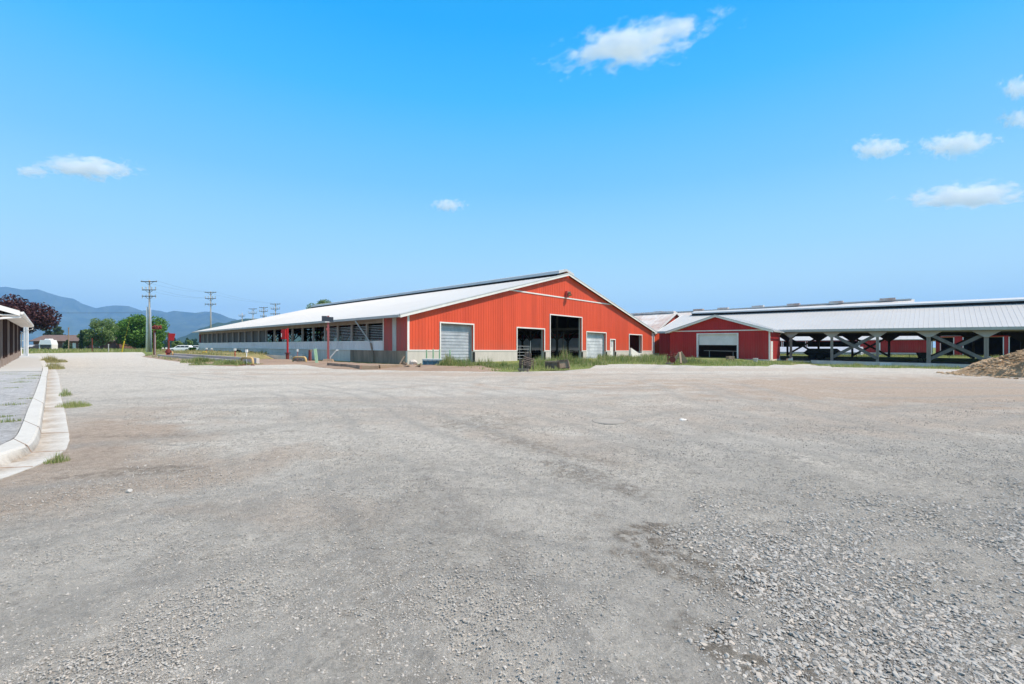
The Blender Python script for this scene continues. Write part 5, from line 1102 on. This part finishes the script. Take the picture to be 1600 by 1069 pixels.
mb = MB(); mb.box(-9.3*s, -8.01*s, -.9, .9, .1, hh_*.548); mb.box(8.01*s, 9*s, -.9, .9, .1, hh_*.548); mb.build('end_panel', M['white'], t)
for q_ in (-5, 4): mb = MB(); mb.tube([(q_*s, -1, .4), (q_*s, -.75, .4)], .4, 14); mb.build('wheel', M['rubber'], t)
# ============================================================ HOUSE
x, y, z = at(52, 142); s = y/F
t = thing('brown_house', 'long low brown brick house with a dark shingle roof among the trees', 'house', (x, y, z), R_(0)); W_ = 26; hr = H_(523, y, z); he = H_(532.5, y, z)
mb = MB(); mb.box(0, W_, 0, 8, -.3, he); mb.prism([(0, .1, he), (0, 7.9, he), (0, 4, hr-.2)], (W_, 0, 0)); mb.build('wall', M['brick'], t)
mb = MB(); roof_slope(mb, (-.7, -.8, he-.1), (W_+.7, -.8, he-.1), (-.7, 4, hr), (W_+.7, 4, hr), .2, 0); roof_slope(mb, (-.7, 8.8, he-.1), (W_+.7, 8.8, he-.1), (-.7, 4, hr), (W_+.7, 4, hr), .2, 0); mb.build('roof', M['brownroof'], t)
for q_ in (2.2, 5.5, 9.5, 14.5, 19): mb = MB(); mb.box(q_, q_+1.8, -.06, .02, he*.3, he*.8); wn_ = mb.build('window', M['glass'], t); mb = MB(); mb.box(q_-.1, q_, -.09, -.0, he*.27, he*.83); mb.box(q_+1.8, q_+1.9, -.09, 0, he*.27, he*.83); mb.build('frame', M['white'], wn_)
mb = MB(); mb.box(12.4, 13.4, -.06, .02, 0, he*.78); mb.build('door', M['white'], t)
# ============================================================ UTILITY POLES
def pole(px, Y, ptop, arms, label, double=False):
    x, y, z = at(px, Y); s = Y/F; h = H_(ptop, Y, z); t = thing('utility_pole', label, 'utility pole', (x, y, z), R_(0), 'utility poles along the road')
    mb = MB(); mb.tube([(.0, 0, -.5), (0, 0, h)], [.26, .16], 10); mb.build('pole', M['polewood'], t, smooth=True)
    tips = []
    for (pa, wd, kind) in arms:
        za = H_(pa, Y, z); mb = MB(); mb.box(-wd*s/2, wd*s/2, -.22, -.08, za-.09, za+.09); am = mb.build('cross_arm', M['dkpost'] if not double else M['bark'], t)
        for q_ in (-.46, -.2, .2, .46):
            if kind == 'pin': mb = MB(); mb.tube([(q_*wd*s, -.15, za+.09), (q_*wd*s, -.15, za+.35)], [.05, .09], 6); mb.tube([(q_*wd*s, -.15, za-.08), (q_*wd*s*1.04, -.15, za-.5)], [.04, .10], 6); mb.build('insulator', M['gutter'], am)
            if kind == 'kick': mb = MB(); mb.tube([(q_*wd*s, -.15, za), (q_*wd*s*1.05, -.15, za+.75)], [.07, .12], 6); mb.build('insulator', M['gutter'], am)
            if kind == 'bare' and abs(q_) > .3: mb = MB(); mb.tube([(q_*wd*s, -.15, za+.08), (q_*wd*s, -.15, za+.3)], [.05, .08], 6); mb.build('insulator', M['gutter'], am)
            if abs(q_) > .3 or kind == 'kick': tips.append((x+q_*wd*s, y-.15, z+za+.3))
        mb = MB(); mb.beam((-wd*s*.3, -.1, za), (0, -.1, za-.8), .06, .06); mb.beam((wd*s*.3, -.1, za), (0, -.1, za-.8), .06, .06); mb.build('arm_brace', M['dkpost'], am)
    if double: mb = MB(); mb.tube([(-.75, .1, -.5), (-.62, .1, h*.63)], [.24, .17], 10); mb.build('stub_pole', M['white'], t, smooth=True); mb = MB(); mb.tube([(.45, 0, -.5), (.25, 0, h*.60)], [.16, .12], 10); mb.build('sleeve', M['polegrey'], t, smooth=True)
    return tips
A3 = lambda t, w: [(t+1.7, w, 'bare'), (t+13.5, w*.86, 'kick'), (t+25, w*.9, 'pin')]
T1 = pole(233.5, 110, 438, [(440.3, 25, 'bare'), (453.3, 21.5, 'kick'), (463, 22, 'pin')], 'tallest utility pole with twin shafts beside the round tree', True)
T2 = pole(329.3, 150, 455.5, [(457.1, 18, 'bare'), (466.8, 16.5, 'kick'), (475.4, 17.5, 'pin')], 'second utility pole standing over the far end of the barn roof')
T3 = pole(430.5, 170, 474.3, [(475.3, 15.6, 'bare'), (483, 14, 'kick'), (490.6, 15, 'pin')], 'utility pole nearest the barn ridge, rightmost of the four small ones')
T4 = pole(412, 185, 480, [(480.7, 13.5, 'bare'), (486.7, 13, 'kick'), (494, 10, 'pin')], 'utility pole second from the right of the four small ones over the roof')
T5 = pole(395.3, 200, 482, [(482.8, 13, 'bare'), (489.6, 13, 'kick'), (499, 10, 'pin')], 'utility pole third from the right of the four small ones over the roof')
T6 = pole(378.3, 215, 489, [(494, 10, 'kick')], 'smallest utility pole, leftmost of the four over the roof')
x0, y0, z0 = at(-420, 105)
def wire(a, b, sag, r_=.011):
    P = [(a[0]+(b[0]-a[0])*t, a[1]+(b[1]-a[1])*t, a[2]+(b[2]-a[2])*t-sag*4*t*(1-t)) for t in np.linspace(0, 1, 14)]
    mb = MB(); mb.tube(P, r_, 4); o = mb.build('power_line', M['wire']); tag(o, 'thin power line strung between the utility poles', 'power line', 'power lines')
for k in (0, 1, 2, 5): wire(T1[k], T2[k], .8)
for k in (0, 1): wire(T2[k], T3[k], .8)
for k, py in ((0, 487), (1, 489)):
    wire((-175, 110, zat(py, 110)), (T1[6][0], T1[6][1], zat(488+k, 110)), .15, .014)
# markers on the verge
for px, Y, pt_, mt, lab in [(107.2, 104, 512, 'tanwood', 'tall thin wooden stake on the grass verge'), (144, 104, 529, 'rustred', 'thin dark red marker post on the verge before the leafy shrub'), (169.5, 104, 538, 'gutter', 'short grey marker post on the verge')]:
    x, y, z = at(px, Y); mb = MB(); mb.tube([(0, 0, 0), (0, 0, H_(pt_, Y, z))], .09, 8); mb.tube([(0, 0, H_(pt_, Y, z)-.25), (0, 0, H_(pt_, Y, z)+.02)], .13, 8); o = mb.build('verge_marker', M[mt], loc=(x, y, z)); tag(o, lab, 'marker post')
x, y, z = at(190.5, 103); s = y/F
mb = MB(); mb.tube([(0, 0, .0), (3.8*s, 0, H_(533, y, z))], .12, 8); mb.tube([(3.8*s, 0, H_(533, y, z)), (12*s, 0, H_(500, y, z))], .012, 5); o = mb.build('guy_wire_guard', M['byellow'], loc=(x, y, z)); tag(o, 'yellow guard on a slanting guy wire before the round tree', 'guy wire')
# ============================================================ TREES
def tree(name, label, px, Y, ptop, wpx, mt, n=9000, leaf=.34, low=.18, seed=1, shape='round', cat='tree', pbase=None, group=None, lobes=26, open_=.0):
    x, y, z = at(px, Y); s = Y/F; H = H_(ptop, Y, z); Wd = wpx*s; g_ = np.random.default_rng(seed)
    t = thing(name, label, cat, (x, y, z), g_.uniform(0, 6), group)
    if shape == 'cone':
        tt = g_.random(n)**.75; rad = Wd/2*(1-tt)**.9*(.75+.25*np.sin(tt*70)); a = g_.uniform(0, 2*np.pi, n); rr = rad*(.55+.5*g_.random(n))
        P = np.stack([rr*np.cos(a), rr*np.sin(a), H*(.04+.95*tt)], -1)
    else:
        hc = H*(1-low)/2; cz = H*low+hc
        LC = []
        for k in range(lobes):
            d = g_.normal(size=3); d /= np.linalg.norm(d); rr = .72*g_.random()**.25
            c = np.array([d[0]*Wd/2*rr, d[1]*Wd/2*rr, cz+d[2]*hc*rr]); R0 = (.22+.16*g_.random())*min(Wd/2, hc*1.2); LC.append((c, R0))
        wts = np.array([l[1]**2 for l in LC]); k = g_.choice(len(LC), n, p=wts/wts.sum())
        C0 = np.array([l[0] for l in LC])[k]; R0 = np.array([l[1] for l in LC])[k]
        d = g_.normal(size=(n, 3)); d /= np.linalg.norm(d, axis=1)[:, None]; rr = R0*(.45+.65*g_.random(n)**.6)
        P = C0+d*rr[:, None]*np.array([1, 1, .8])
        P[:, 2] = np.maximum(P[:, 2], H*low*.7)
    nn = g_.normal(size=(n, 3)); nn[:, 2] = np.abs(nn[:, 2])+.4; nn /= np.linalg.norm(nn, axis=1)[:, None]
    a = np.cross(nn, g_.normal(size=(n, 3))); a /= np.linalg.norm(a, axis=1)[:, None]; b = np.cross(nn, a)
    L_ = leaf*g_.uniform(.5, 1.3, n)[:, None]
    co = np.stack([P-a*L_*.5, P-b*L_*.38+a*L_*.1, P+a*L_*.55, P+b*L_*.38+a*L_*.05], 1).reshape(-1, 3); fc = np.arange(n*4).reshape(-1, 4)
    np_mesh('crown', co, fc, M[mt], t)
    mb = MB(); tr = max(.08, Wd*.028); th_ = H*(.9 if shape == 'cone' else .6)
    mb.tube([(0, 0, -.3), (.02*Wd, 0, H*.2), (0, .02*Wd, H*.4), (0, 0, th_)], [tr*1.3, tr, tr*.75, tr*.2], 8)
    if shape != 'cone':
        for k in range(6):
            a_ = k*1.05+seed; hh = H*(low+.05+.05*k); mb.tube([(0, 0, hh), (math.cos(a_)*Wd*.18, math.sin(a_)*Wd*.18, hh+H*.12), (math.cos(a_)*Wd*.33, math.sin(a_)*Wd*.33, hh+H*.28)], [tr*.5, tr*.3, tr*.1], 6)
    mb.build('trunk', M['bark'], t)
    return t
tree('purple_maple', 'large purple leaved tree behind the brown building', 6, 96, 455.5, 136, 'maple', 26000, .46, .20, 3, lobes=64)
tree('round_tree', 'big dense round green tree beside the tall utility pole', 218, 138, 488.5, 92, 'leaf', 24000, .5, .04, 5, lobes=64)
tree('leafy_tree', 'looser light green tree left of the big round tree', 160, 124, 492, 46, 'leaf2', 8000, .34, .06, 8, lobes=26)
tree('leafy_bush', 'low light green bushy tree left of the looser tree', 138, 126, 512, 26, 'leaf2', 3500, .32, .05, 9, lobes=14, cat='bush')
tree('far_poplar', 'grey green distant tree standing over the brown house', 80, 235, 498, 22, 'leaf3', 3500, .8, .12, 11, lobes=16)
tree('far_poplar', 'slim grey green distant tree at the right of its pair over the brown house', 91, 235, 499, 14, 'leaf3', 2400, .8, .12, 12, lobes=10)
tree('small_conifer', 'narrow dark conifer at the end of the brown house', 126.5, 122, 515.5, 9, 'needle', 2600, .26, 0, 13, 'cone')
tree('spreading_conifer', 'low spreading dark conifer before the brown house', 105, 120, 531, 21, 'needle', 2600, .26, 0, 14, 'cone', cat='shrub')
tree('dark_shrub', 'small dark shrub rising behind the brown house roof', 99.5, 190, 518, 9, 'needle', 1200, .4, .1, 15)
tree('tall_tree', 'treetop rising behind the barn roof', 503, 165, 463, 50, 'leaf2', 12000, .5, .2, 16, lobes=40)
tree('roadside_bush', 'yellow green bush beside the white estate car', 277, 150, 531, 16, 'leaf2', 1500, .4, .03, 17, cat='bush')
tree('roadside_bush', 'dark green bush under the right side of the round tree', 246, 128, 531, 18, 'leaf', 1800, .32, .02, 18, cat='bush')
tree('far_bush', 'small light tree far beyond the white estate car', 296, 190, 528.5, 10, 'leaf2', 900, .5, .05, 19, cat='bush')
g_ = np.random.default_rng(4); cs = []; 
N = 900; pxs = g_.uniform(60, 620, N); Ys = g_.uniform(330, 480, N); hs_ = g_.uniform(2.5, 7.5, N)*(.6+.8*fbm(pxs*.06, pxs*0, 2, 3)); pts = []; fcs = []
nb = 26; base = 0
for px, Yq, hh in zip(pxs, Ys, hs_):
    x = (px-HX)/F*Yq; z = gzf(x, Yq); con = g_.random() < .5
    t_ = g_.random(nb); rad = (1-t_*.85)*hh*.28 if con else np.sqrt(np.clip(1-(2*t_-1)**2, .05, 1))*hh*.42
    a = g_.uniform(0, 6.3, nb); P = np.stack([x+rad*np.cos(a), Yq+rad*np.sin(a), z+t_*hh*(1.25 if con else .9)], -1)
    for d in ((-.7, 0, -.4), (.7, .2, -.3), (.1, 0, .8)): pts.append(P+np.array(d)*g_.uniform(.6, 1.2, (nb, 1)))
    fcs.append(base+np.stack([np.arange(nb), np.arange(nb)+nb, np.arange(nb)+2*nb], -1)); base += 3*nb
o = np_mesh('treeline', np.concatenate(pts), np.concatenate(fcs), M['needle']); tag(o, 'distant line of mixed trees at the foot of the mountains', 'treeline', kind='stuff')
# ============================================================ GRASS
def blades(P, hgt, wid, seed, lean=.35, zoff=0):
    g_ = np.random.default_rng(seed); n = len(P); h = hgt*(.25+.95*g_.random(n)**1.6); w_ = wid*g_.uniform(.6, 1.3, n); a = g_.uniform(0, 2*np.pi, n); ln = lean*g_.random(n)*h; la = g_.uniform(0, 2*np.pi, n)
    z = gz(P[:, 0], P[:, 1])+zoff; B = np.stack([P[:, 0], P[:, 1], z], -1); d = np.stack([np.cos(a), np.sin(a), a*0], -1)*w_[:, None]/2
    L_ = np.stack([np.cos(la), np.sin(la), la*0], -1)*ln[:, None]; up = np.stack([a*0, a*0, h], -1)
    mid = B+L_*.35+up*.55; top = B+L_+up
    co = np.stack([B-d, B+d, mid+d*.75, mid-d*.75, top], 1).reshape(-1, 3); i = np.arange(n)[:, None]*5
    q = np.concatenate([i+np.array([[0, 1, 2]]), i+np.array([[0, 2, 3]]), i+np.array([[3, 2, 4]])], 0)
    return co, q
def poly_pts(pts, n, seed):
    P = np.array([gp(*p)[:2] if len(p) == 2 else uv2w(p[0], p[1]) for p in pts]); g_ = np.random.default_rng(seed); lo, hi = P.min(0), P.max(0); out = []
    tot = 0
    while tot < n:
        Q = g_.uniform(lo, hi, (n*2, 2)); ins = np.zeros(len(Q), bool)
        for k in range(len(P)):
            a = P[k]; b = P[(k+1) % len(P)]; c = (a[1] > Q[:, 1]) != (b[1] > Q[:, 1]); ins ^= c & (Q[:, 0] < (b[0]-a[0])*(Q[:, 1]-a[1])/(b[1]-a[1]+1e-12)+a[0])
        out.append(Q[ins]); tot += ins.sum()
    return np.concatenate(out)[:n]
def grass(name, label, specs, mt, kind='stuff', cat='grass'):
    cs, fs, b = [], [], 0
    for k, (P, h, w_, zo) in enumerate(specs):
        if isinstance(P, tuple): P, rr_ = P; h = h*(1-.72*rr_**2)
        hh = h if np.ndim(h) else np.full(len(P), h); tuft = name == 'grass_tuft'; m_ = fbm(P[:, 0]*.9, P[:, 1]*.9, 3, 50+k); m_ = np.where((fbm(P[:, 0]*.45, P[:, 1]*.45, 3, 150+k) < .40) & (name in ('yard_grass', 'island_grass', 'mound_grass')), 0, m_); m_ = np.full(len(P), .62) if tuft else m_; c, f = blades(P, hh*(.2+1.2*sstep((m_-.28)/.45)), w_, 60+k, zoff=zo); cs.append(c); fs.append(f+b); b += len(c)
    o = np_mesh(name, np.concatenate(cs), np.concatenate(fs), M[mt]); tag(o, label, cat, kind=kind); return o
def disc(px, py, rx, ry, n, seed):
    x, y, z = gp(px, py); g_ = np.random.default_rng(seed); a = g_.uniform(0, 6.283, n); r_ = g_.random(n)**.6; l = math.hypot(x, y); ex, ey = x/l, y/l
    A = rx*r_*np.cos(a); B = ry*r_*np.sin(a); return (np.stack([x+A*ey+B*ex, y-A*ex+B*ey], -1), r_)
grass('verge_grass', 'strip of rough green grass across the far side of the road', [(poly_pts([(-60, 552.5), (60, 551.5), (150, 550.2), (246, 549.3), (262, 547.5), (240, 546.6), (60, 547.5), (-60, 548)], 60000, 1), .62, .11, 0)], 'grass')
bz = [(poly_pts([(770, 580.5), (880, 579), (925, 575), (928, 569), (880, 569), (700, 572), (700, 575)], 6500, 3), .22, .035, .02),
      (poly_pts([(935, 569), (1050, 570.5), (1180, 572.5), (1232, 569), (1235, 565), (1050, 563), (935, 562.5)], 17000, 4), .22, .045, 0),
      (poly_pts([(1272, 569.3), (1300, 573.5), (1400, 575.5), (1500, 576.5), (1500, 573.5), (1310, 570)], 7000, 5), .22, .04, 0),
      (poly_pts([(1180, 571), (1245, 570), (1270, 567), (1200, 564.5)], 5000, 6), .35, .045, 0),
      (disc(1320, 572, 3.5, .9, 2500, 7), .45, .045, 0)]
grass('yard_grass', 'low ragged grass along the barns at the yard edge', bz, 'grass')
wz = [(disc(712, 573, 1.5, 1.0, 2600, 11), .95, .035, 0), (disc(698, 574, .8, .7, 1300, 12), .75, .035, 0), (disc(760, 574, 1.9, 1.0, 2600, 13), .8, .035, 0), (disc(735, 574.5, 1.2, .8, 1800, 14), .6, .035, 0), (disc(790, 575, 2.2, 1.2, 2600, 15), .7, .035, 0),
      (disc(815, 574, 1.6, 1.2, 1500, 26), .6, .035, 0), (disc(878, 569, 2.2, 1.2, 3200, 16), 1.25, .04, 0), (disc(845, 573, 1.5, 1.2, 1400, 17), .6, .035, 0), (disc(908, 570, 2.2, 1.4, 3000, 18), .6, .035, 0),
      (poly_pts([(930, 566), (1020, 567), (1045, 566), (1042, 560), (935, 559.5)], 9000, 19), .5, .045, 0), (disc(1010, 565, 3.0, 1.6, 2200, 20), .8, .045, 0), (disc(1040, 565, 2.5, 1.6, 1600, 21), .7, .045, 0),
      (disc(1085, 568, 2.0, 1.0, 1500, 25), .5, .04, 0)]
grass('field_grass', 'sunlit green grass of the field behind the open shed', [(poly_pts([(95.5, -30, 0), (95.5, 30, 0), (107, 30, 0), (107, -30, 0)], 26000, 44), .3, .06, 0)], 'grass')
grass('tall_weeds', 'tall rank weeds growing against the barn front', wz, 'weeds', cat='weeds')
kz = [(disc(84, 566, .9, 3.2, 2600, 31), .62, .03, 0), (disc(84, 577, .5, 1.2, 900, 32), .45, .02, 0)]
grass('dry_bush', 'straw coloured grass clump by the far end of the kerb', kz, 'dry', cat='grass clump')
for k, (px, py, rx, ry, n, h, w_, lab) in enumerate([(102, 619, .16, .6, 420, .20, .007, 'grass tuft farther along the kerb gutter'), (115, 636, .34, .4, 1500, .15, .006, 'wide bright green grass tuft beside the kerb gutter'), (90, 724, .13, .12, 420, .13, .005, 'small grass tuft nearest the camera below the kerb')]):
    grass('grass_tuft', lab, [(disc(px, py, rx, ry, n, 40+k), h, w_, 0)], 'weeds' if k != 1 else 'grass', kind='thing', cat='grass tuft')
gb_ = []
for k, (px, py, r_) in enumerate([(5, 600, .5), (30, 602, .35), (45, 596, .6), (18, 611, .3), (10, 640, .35), (47, 629, .25), (12, 668, .22), (0, 660, .25), (38, 588, .6), (55, 591, .3), (3, 588, .7)]): gb_.append((disc(px, py, r_, r_*.6, 160, 70+k), .08, .008, .1))
grass('bed_weeds', 'sparse low weeds in the blue grey gravel bed', gb_, 'weeds', cat='weeds')
patch('grassy_island', [(222, 557.5), (236, 559.5), (262, 563.5), (300, 568), (340, 571.5), (372, 573.5), (376, 570), (340, 566), (300, 562.5), (262, 557.5), (232, 554.5)], .16, M['dirt'], 'raised earth island with grass in front of the concrete trough', seed=7, step=.4)
patch('earth_mound', [(14.0, 56, 0), (13.5, 95, 0), (21.5, 100, 0), (21.3, 62, 0), (17.5, 52, 0)], .5, weathered('dry_grassy_earth', (.40, .29, .15), (.16, .18, .06), .9, 1, 0, .35, 3, False, .9, .06, lo=.4, hi=.6), 'dry grassy earth mound beside the far end of the barn', seed=8, step=.6, nzs=.25)
iz = [(poly_pts([(300, 567), (372, 573), (375, 571), (350, 568), (300, 563.5)], 4500, 33), .30, .035, .06), (poly_pts([(225, 557), (262, 563), (300, 567.5), (300, 564), (262, 559.5), (232, 555.5)], 2500, 34), .22, .035, .05), (disc(355, 571.5, 2.4, .7, 2600, 35), .42, .035, .08), (disc(318, 568, 1.6, .6, 1600, 36), .5, .035, .08)]
grass('island_grass', 'ragged green grass on the earth island by the trough', iz, 'weeds')
dz = [(poly_pts([(14.0, 57, 0), (13.8, 94, 0), (21.3, 98, 0), (21.2, 63, 0), (17.5, 54, 0)], 12000, 37), .34, .05, .45)]
grass('mound_grass', 'dry straw coloured grass on the earth mound', dz, 'dry')
for k, (px, lab) in enumerate([(300, 'dark bush at the far corner of the barn wall'), (372, 'dark bush against the barn wall behind the red capped post'), (393, 'dark bush against the barn wall behind the near yellow hoop')]):
    Yq, v = on_u(px, 21.2); tree('wall_bush', lab, px, Yq, 541.5+k*2.4, 13-k*2, 'needle' if k else 'leaf', 900, .22, .0, 80+k, cat='bush', lobes=9)
# ============================================================ HEAP
hc = at(1682, 23.0); nR2, nT = 110, 260
th = np.linspace(0, 2*np.pi, nT, endpoint=False); rr = np.linspace(0, 1, nR2)
R0 = (1+.12*np.sin(3*th+1)+.08*np.sin(7*th))
X = hc[0]+(rr[:, None]*R0[None])*4.25*np.cos(th)[None]; Y = hc[1]+(rr[:, None]*R0[None])*3.9*np.sin(th)[None]
prof = np.clip(1-rr, 0, 1)**.85
n1 = fbm(X*.8, Y*.8, 4, 91); n2 = np.abs(fbm(X*2.2+5, Y*2.2, 5, 92)-.5)*2; n3 = (fbm(X*7, Y*7, 3, 93)-.5)*1.6
edge_ = sstep((1-rr)/.12)[:, None]
Z = gz(X, Y)-.06+2.2*prof[:, None]*(.72+.5*n1)+edge_*(.22*n2+.16*n3)*(.5+prof[:, None])
co_ = np.stack([X-hc[0], Y-hc[1], Z-hc[2]], -1).reshape(-1, 3); i = np.arange(nR2-1)[:, None]*nT; j = np.arange(nT)[None]; j2 = (j+1) % nT; fc = np.stack([i+j, i+nT+j, i+nT+j2, i+j2], -1).reshape(-1, 4)
def heap_mat():
    m, nt, b = new_mat('manure_heap'); f = tex(nt, 1.1, 6, .65); f2 = tex(nt, 7, 6, .8, mscale=(1, 1, 2))
    c = ramp(nt, f, [(.32, (.22, .145, .085)), (.43, (.52, .36, .22)), (.62, (.72, .53, .35)), (.78, (.42, .28, .18))]); c = mixc(nt, ramp(nt, f2, [(.36, .6), (.52, 0.0)]), c, (.16, .10, .06)); c = mixc(nt, ramp(nt, f2, [(.6, 0.0), (.8, .7)]), c, (.62, .48, .30))
    nt.links.new(c, b.inputs['Base Color']); b.inputs['Roughness'].default_value = 1; b.inputs['Specular IOR Level'].default_value = .05; bump(nt, b, f2, 1.0, .12); return m
hm = heap_mat(); o = np_mesh('compost_heap', co_, fc, hm, smooth=True); o.location = hc; tag(o, 'large brown and straw coloured heap of bedding at the right edge', 'heap')
# clods around the heap foot
n = 2600; g_ = np.random.default_rng(9); a = g_.uniform(0, 6.283, n); rr = .5+.75*g_.random(n)**1.2; x = hc[0]+rr*4.25*np.cos(a); y = hc[1]+rr*3.9*np.sin(a); s_ = .02+.10*g_.random(n)**4
V = IV0[None]*(1+g_.uniform(-.35, .35, (n, 12, 1)))*s_[:, None, None]*np.array([1.3, 1, .7]); 
hz2 = 2.2*np.clip(1-rr, 0, 1)**.85*(.72+.5*fbm(x*.8, y*.8, 4, 91))+np.where(rr < 1, .12, 0)
V = V+np.stack([x, y, gz(x, y)+.01+hz2+s_*.2], -1)[:, None]; o = np_mesh('heap_crumbs', V.reshape(-1, 3), (IF0[None]+np.arange(n)[:, None, None]*12).reshape(-1, 3), hm); tag(o, 'loose clods fallen on and around the brown heap', 'clods', kind='stuff')
# ============================================================ CLOUDS AND HAZE
def cloud_mat(seed, dens, thr):
    m = bpy.data.materials.new('cloud_vapour'); m.use_nodes = True; nt = m.node_tree; nt.nodes.clear(); o = nt.nodes.new('ShaderNodeOutputMaterial'); v = nt.nodes.new('ShaderNodeVolumePrincipled')
    v.inputs['Color'].default_value = (1, 1, 1, 1); v.inputs['Anisotropy'].default_value = 0.0
    nt.links.new(v.outputs[0], o.inputs['Volume']); tc = nd(nt, 'TexCoord')
    ln = nd(nt, 'VectorMath'); ln.operation = 'LENGTH'; nt.links.new(tc.outputs['Object'], ln.inputs[0])
    n = nd(nt, 'TexNoise'); n.noise_dimensions = '4D'; n.inputs['W'].default_value = seed; n.inputs['Scale'].default_value = 2.8; n.inputs['Detail'].default_value = 6; n.inputs['Roughness'].default_value = .62
    mp = nd(nt, 'Mapping'); mp.inputs['Scale'].default_value = (2.0, 1.0, .8); nt.links.new(tc.outputs['Object'], mp.inputs[0]); nt.links.new(mp.outputs[0], n.inputs['Vector'])
    a = nd(nt, 'Math'); a.operation = 'MULTIPLY_ADD'; nt.links.new(ln.outputs['Value'], a.inputs[0]); a.inputs[1].default_value = -.42; a.inputs[2].default_value = -thr
    b = nd(nt, 'Math'); b.operation = 'ADD'; nt.links.new(a.outputs[0], b.inputs[0]); nt.links.new(n.outputs['Fac'], b.inputs[1])
    c = nd(nt, 'Math'); c.operation = 'MULTIPLY'; c.use_clamp = False; nt.links.new(b.outputs[0], c.inputs[0]); c.inputs[1].default_value = dens*9
    d = nd(nt, 'Math'); d.operation = 'MAXIMUM'; nt.links.new(c.outputs[0], d.inputs[0]); d.inputs[1].default_value = 0
    e = nd(nt, 'Math'); e.operation = 'MINIMUM'; nt.links.new(d.outputs[0], e.inputs[0]); e.inputs[1].default_value = dens
    nt.links.new(e.outputs[0], v.inputs['Density']); return m
CL = [(992, 70, 330, 58, 2600, 1, 'long ragged cloud rising to the right near the top centre'),
      (138, 262, 190, 44, 3800, 3, 'flat white cloud low over the mountains at the left'), (52, 268, 70, 28, 3800, 4, 'small cloud touching the left end of the flat white cloud'),
      (700, 321, 76, 28, 4800, 5, 'smallest lone cloud just above the barn'), (1375, 232, 120, 44, 3600, 6, 'thin wispy cloud left of the flat bottomed one'),
      (1495, 227, 140, 50, 3600, 7, 'small flat bottomed cloud over the open shed'), (1510, 307, 230, 50, 4200, 8, 'widest low cloud at the right over the shed'),
      (1592, 138, 80, 50, 3000, 9, 'upper cloud cut by the right edge'), (1592, 186, 80, 40, 3000, 10, 'lower cloud cut by the right edge')]
for (px, py, wp, hp, Yc_, sd_, lab) in CL:
    bm = bmesh.new(); bmesh.ops.create_icosphere(bm, subdivisions=3, radius=1)
    for v_ in bm.verts: v_.co *= 1+.12*(float(fbm(v_.co.x*2+sd_, v_.co.y*2+v_.co.z*2, 3, sd_))-.5)
    me = bpy.data.meshes.new('cloud'); bm.to_mesh(me); bm.free(); me.materials.append(cloud_mat(sd_*3.7, .013, .25 if sd_ != 1 else .245)); o = bpy.data.objects.new('cloud', me); col.objects.link(o)
    s = Yc_/F; o.location = ((px-HX)*s, Yc_, zat(py, Yc_)); o.scale = (wp*s/2*1.1, wp*s/2*.45, hp*s/2*1.0); o.rotation_euler = (0, R_(-9) if sd_ == 1 else 0, 0); tag(o, lab, 'cloud', 'small fair weather clouds')
mb = MB(); mb.box(-12500, 12500, -600, 12500, -12, 1120)
m = bpy.data.materials.new('haze_air'); m.use_nodes = True; nt = m.node_tree; nt.nodes.clear(); oo = nt.nodes.new('ShaderNodeOutputMaterial'); v = nt.nodes.new('ShaderNodeVolumePrincipled')
v.inputs['Color'].default_value = (.29, .55, 1.0, 1); v.inputs['Density'].default_value = 9e-5; v.inputs['Anisotropy'].default_value = 0; nt.links.new(v.outputs[0], oo.inputs['Volume'])
o = mb.build('haze', m); tag(o, 'thin blue haze over the whole valley', 'haze', kind='stuff')
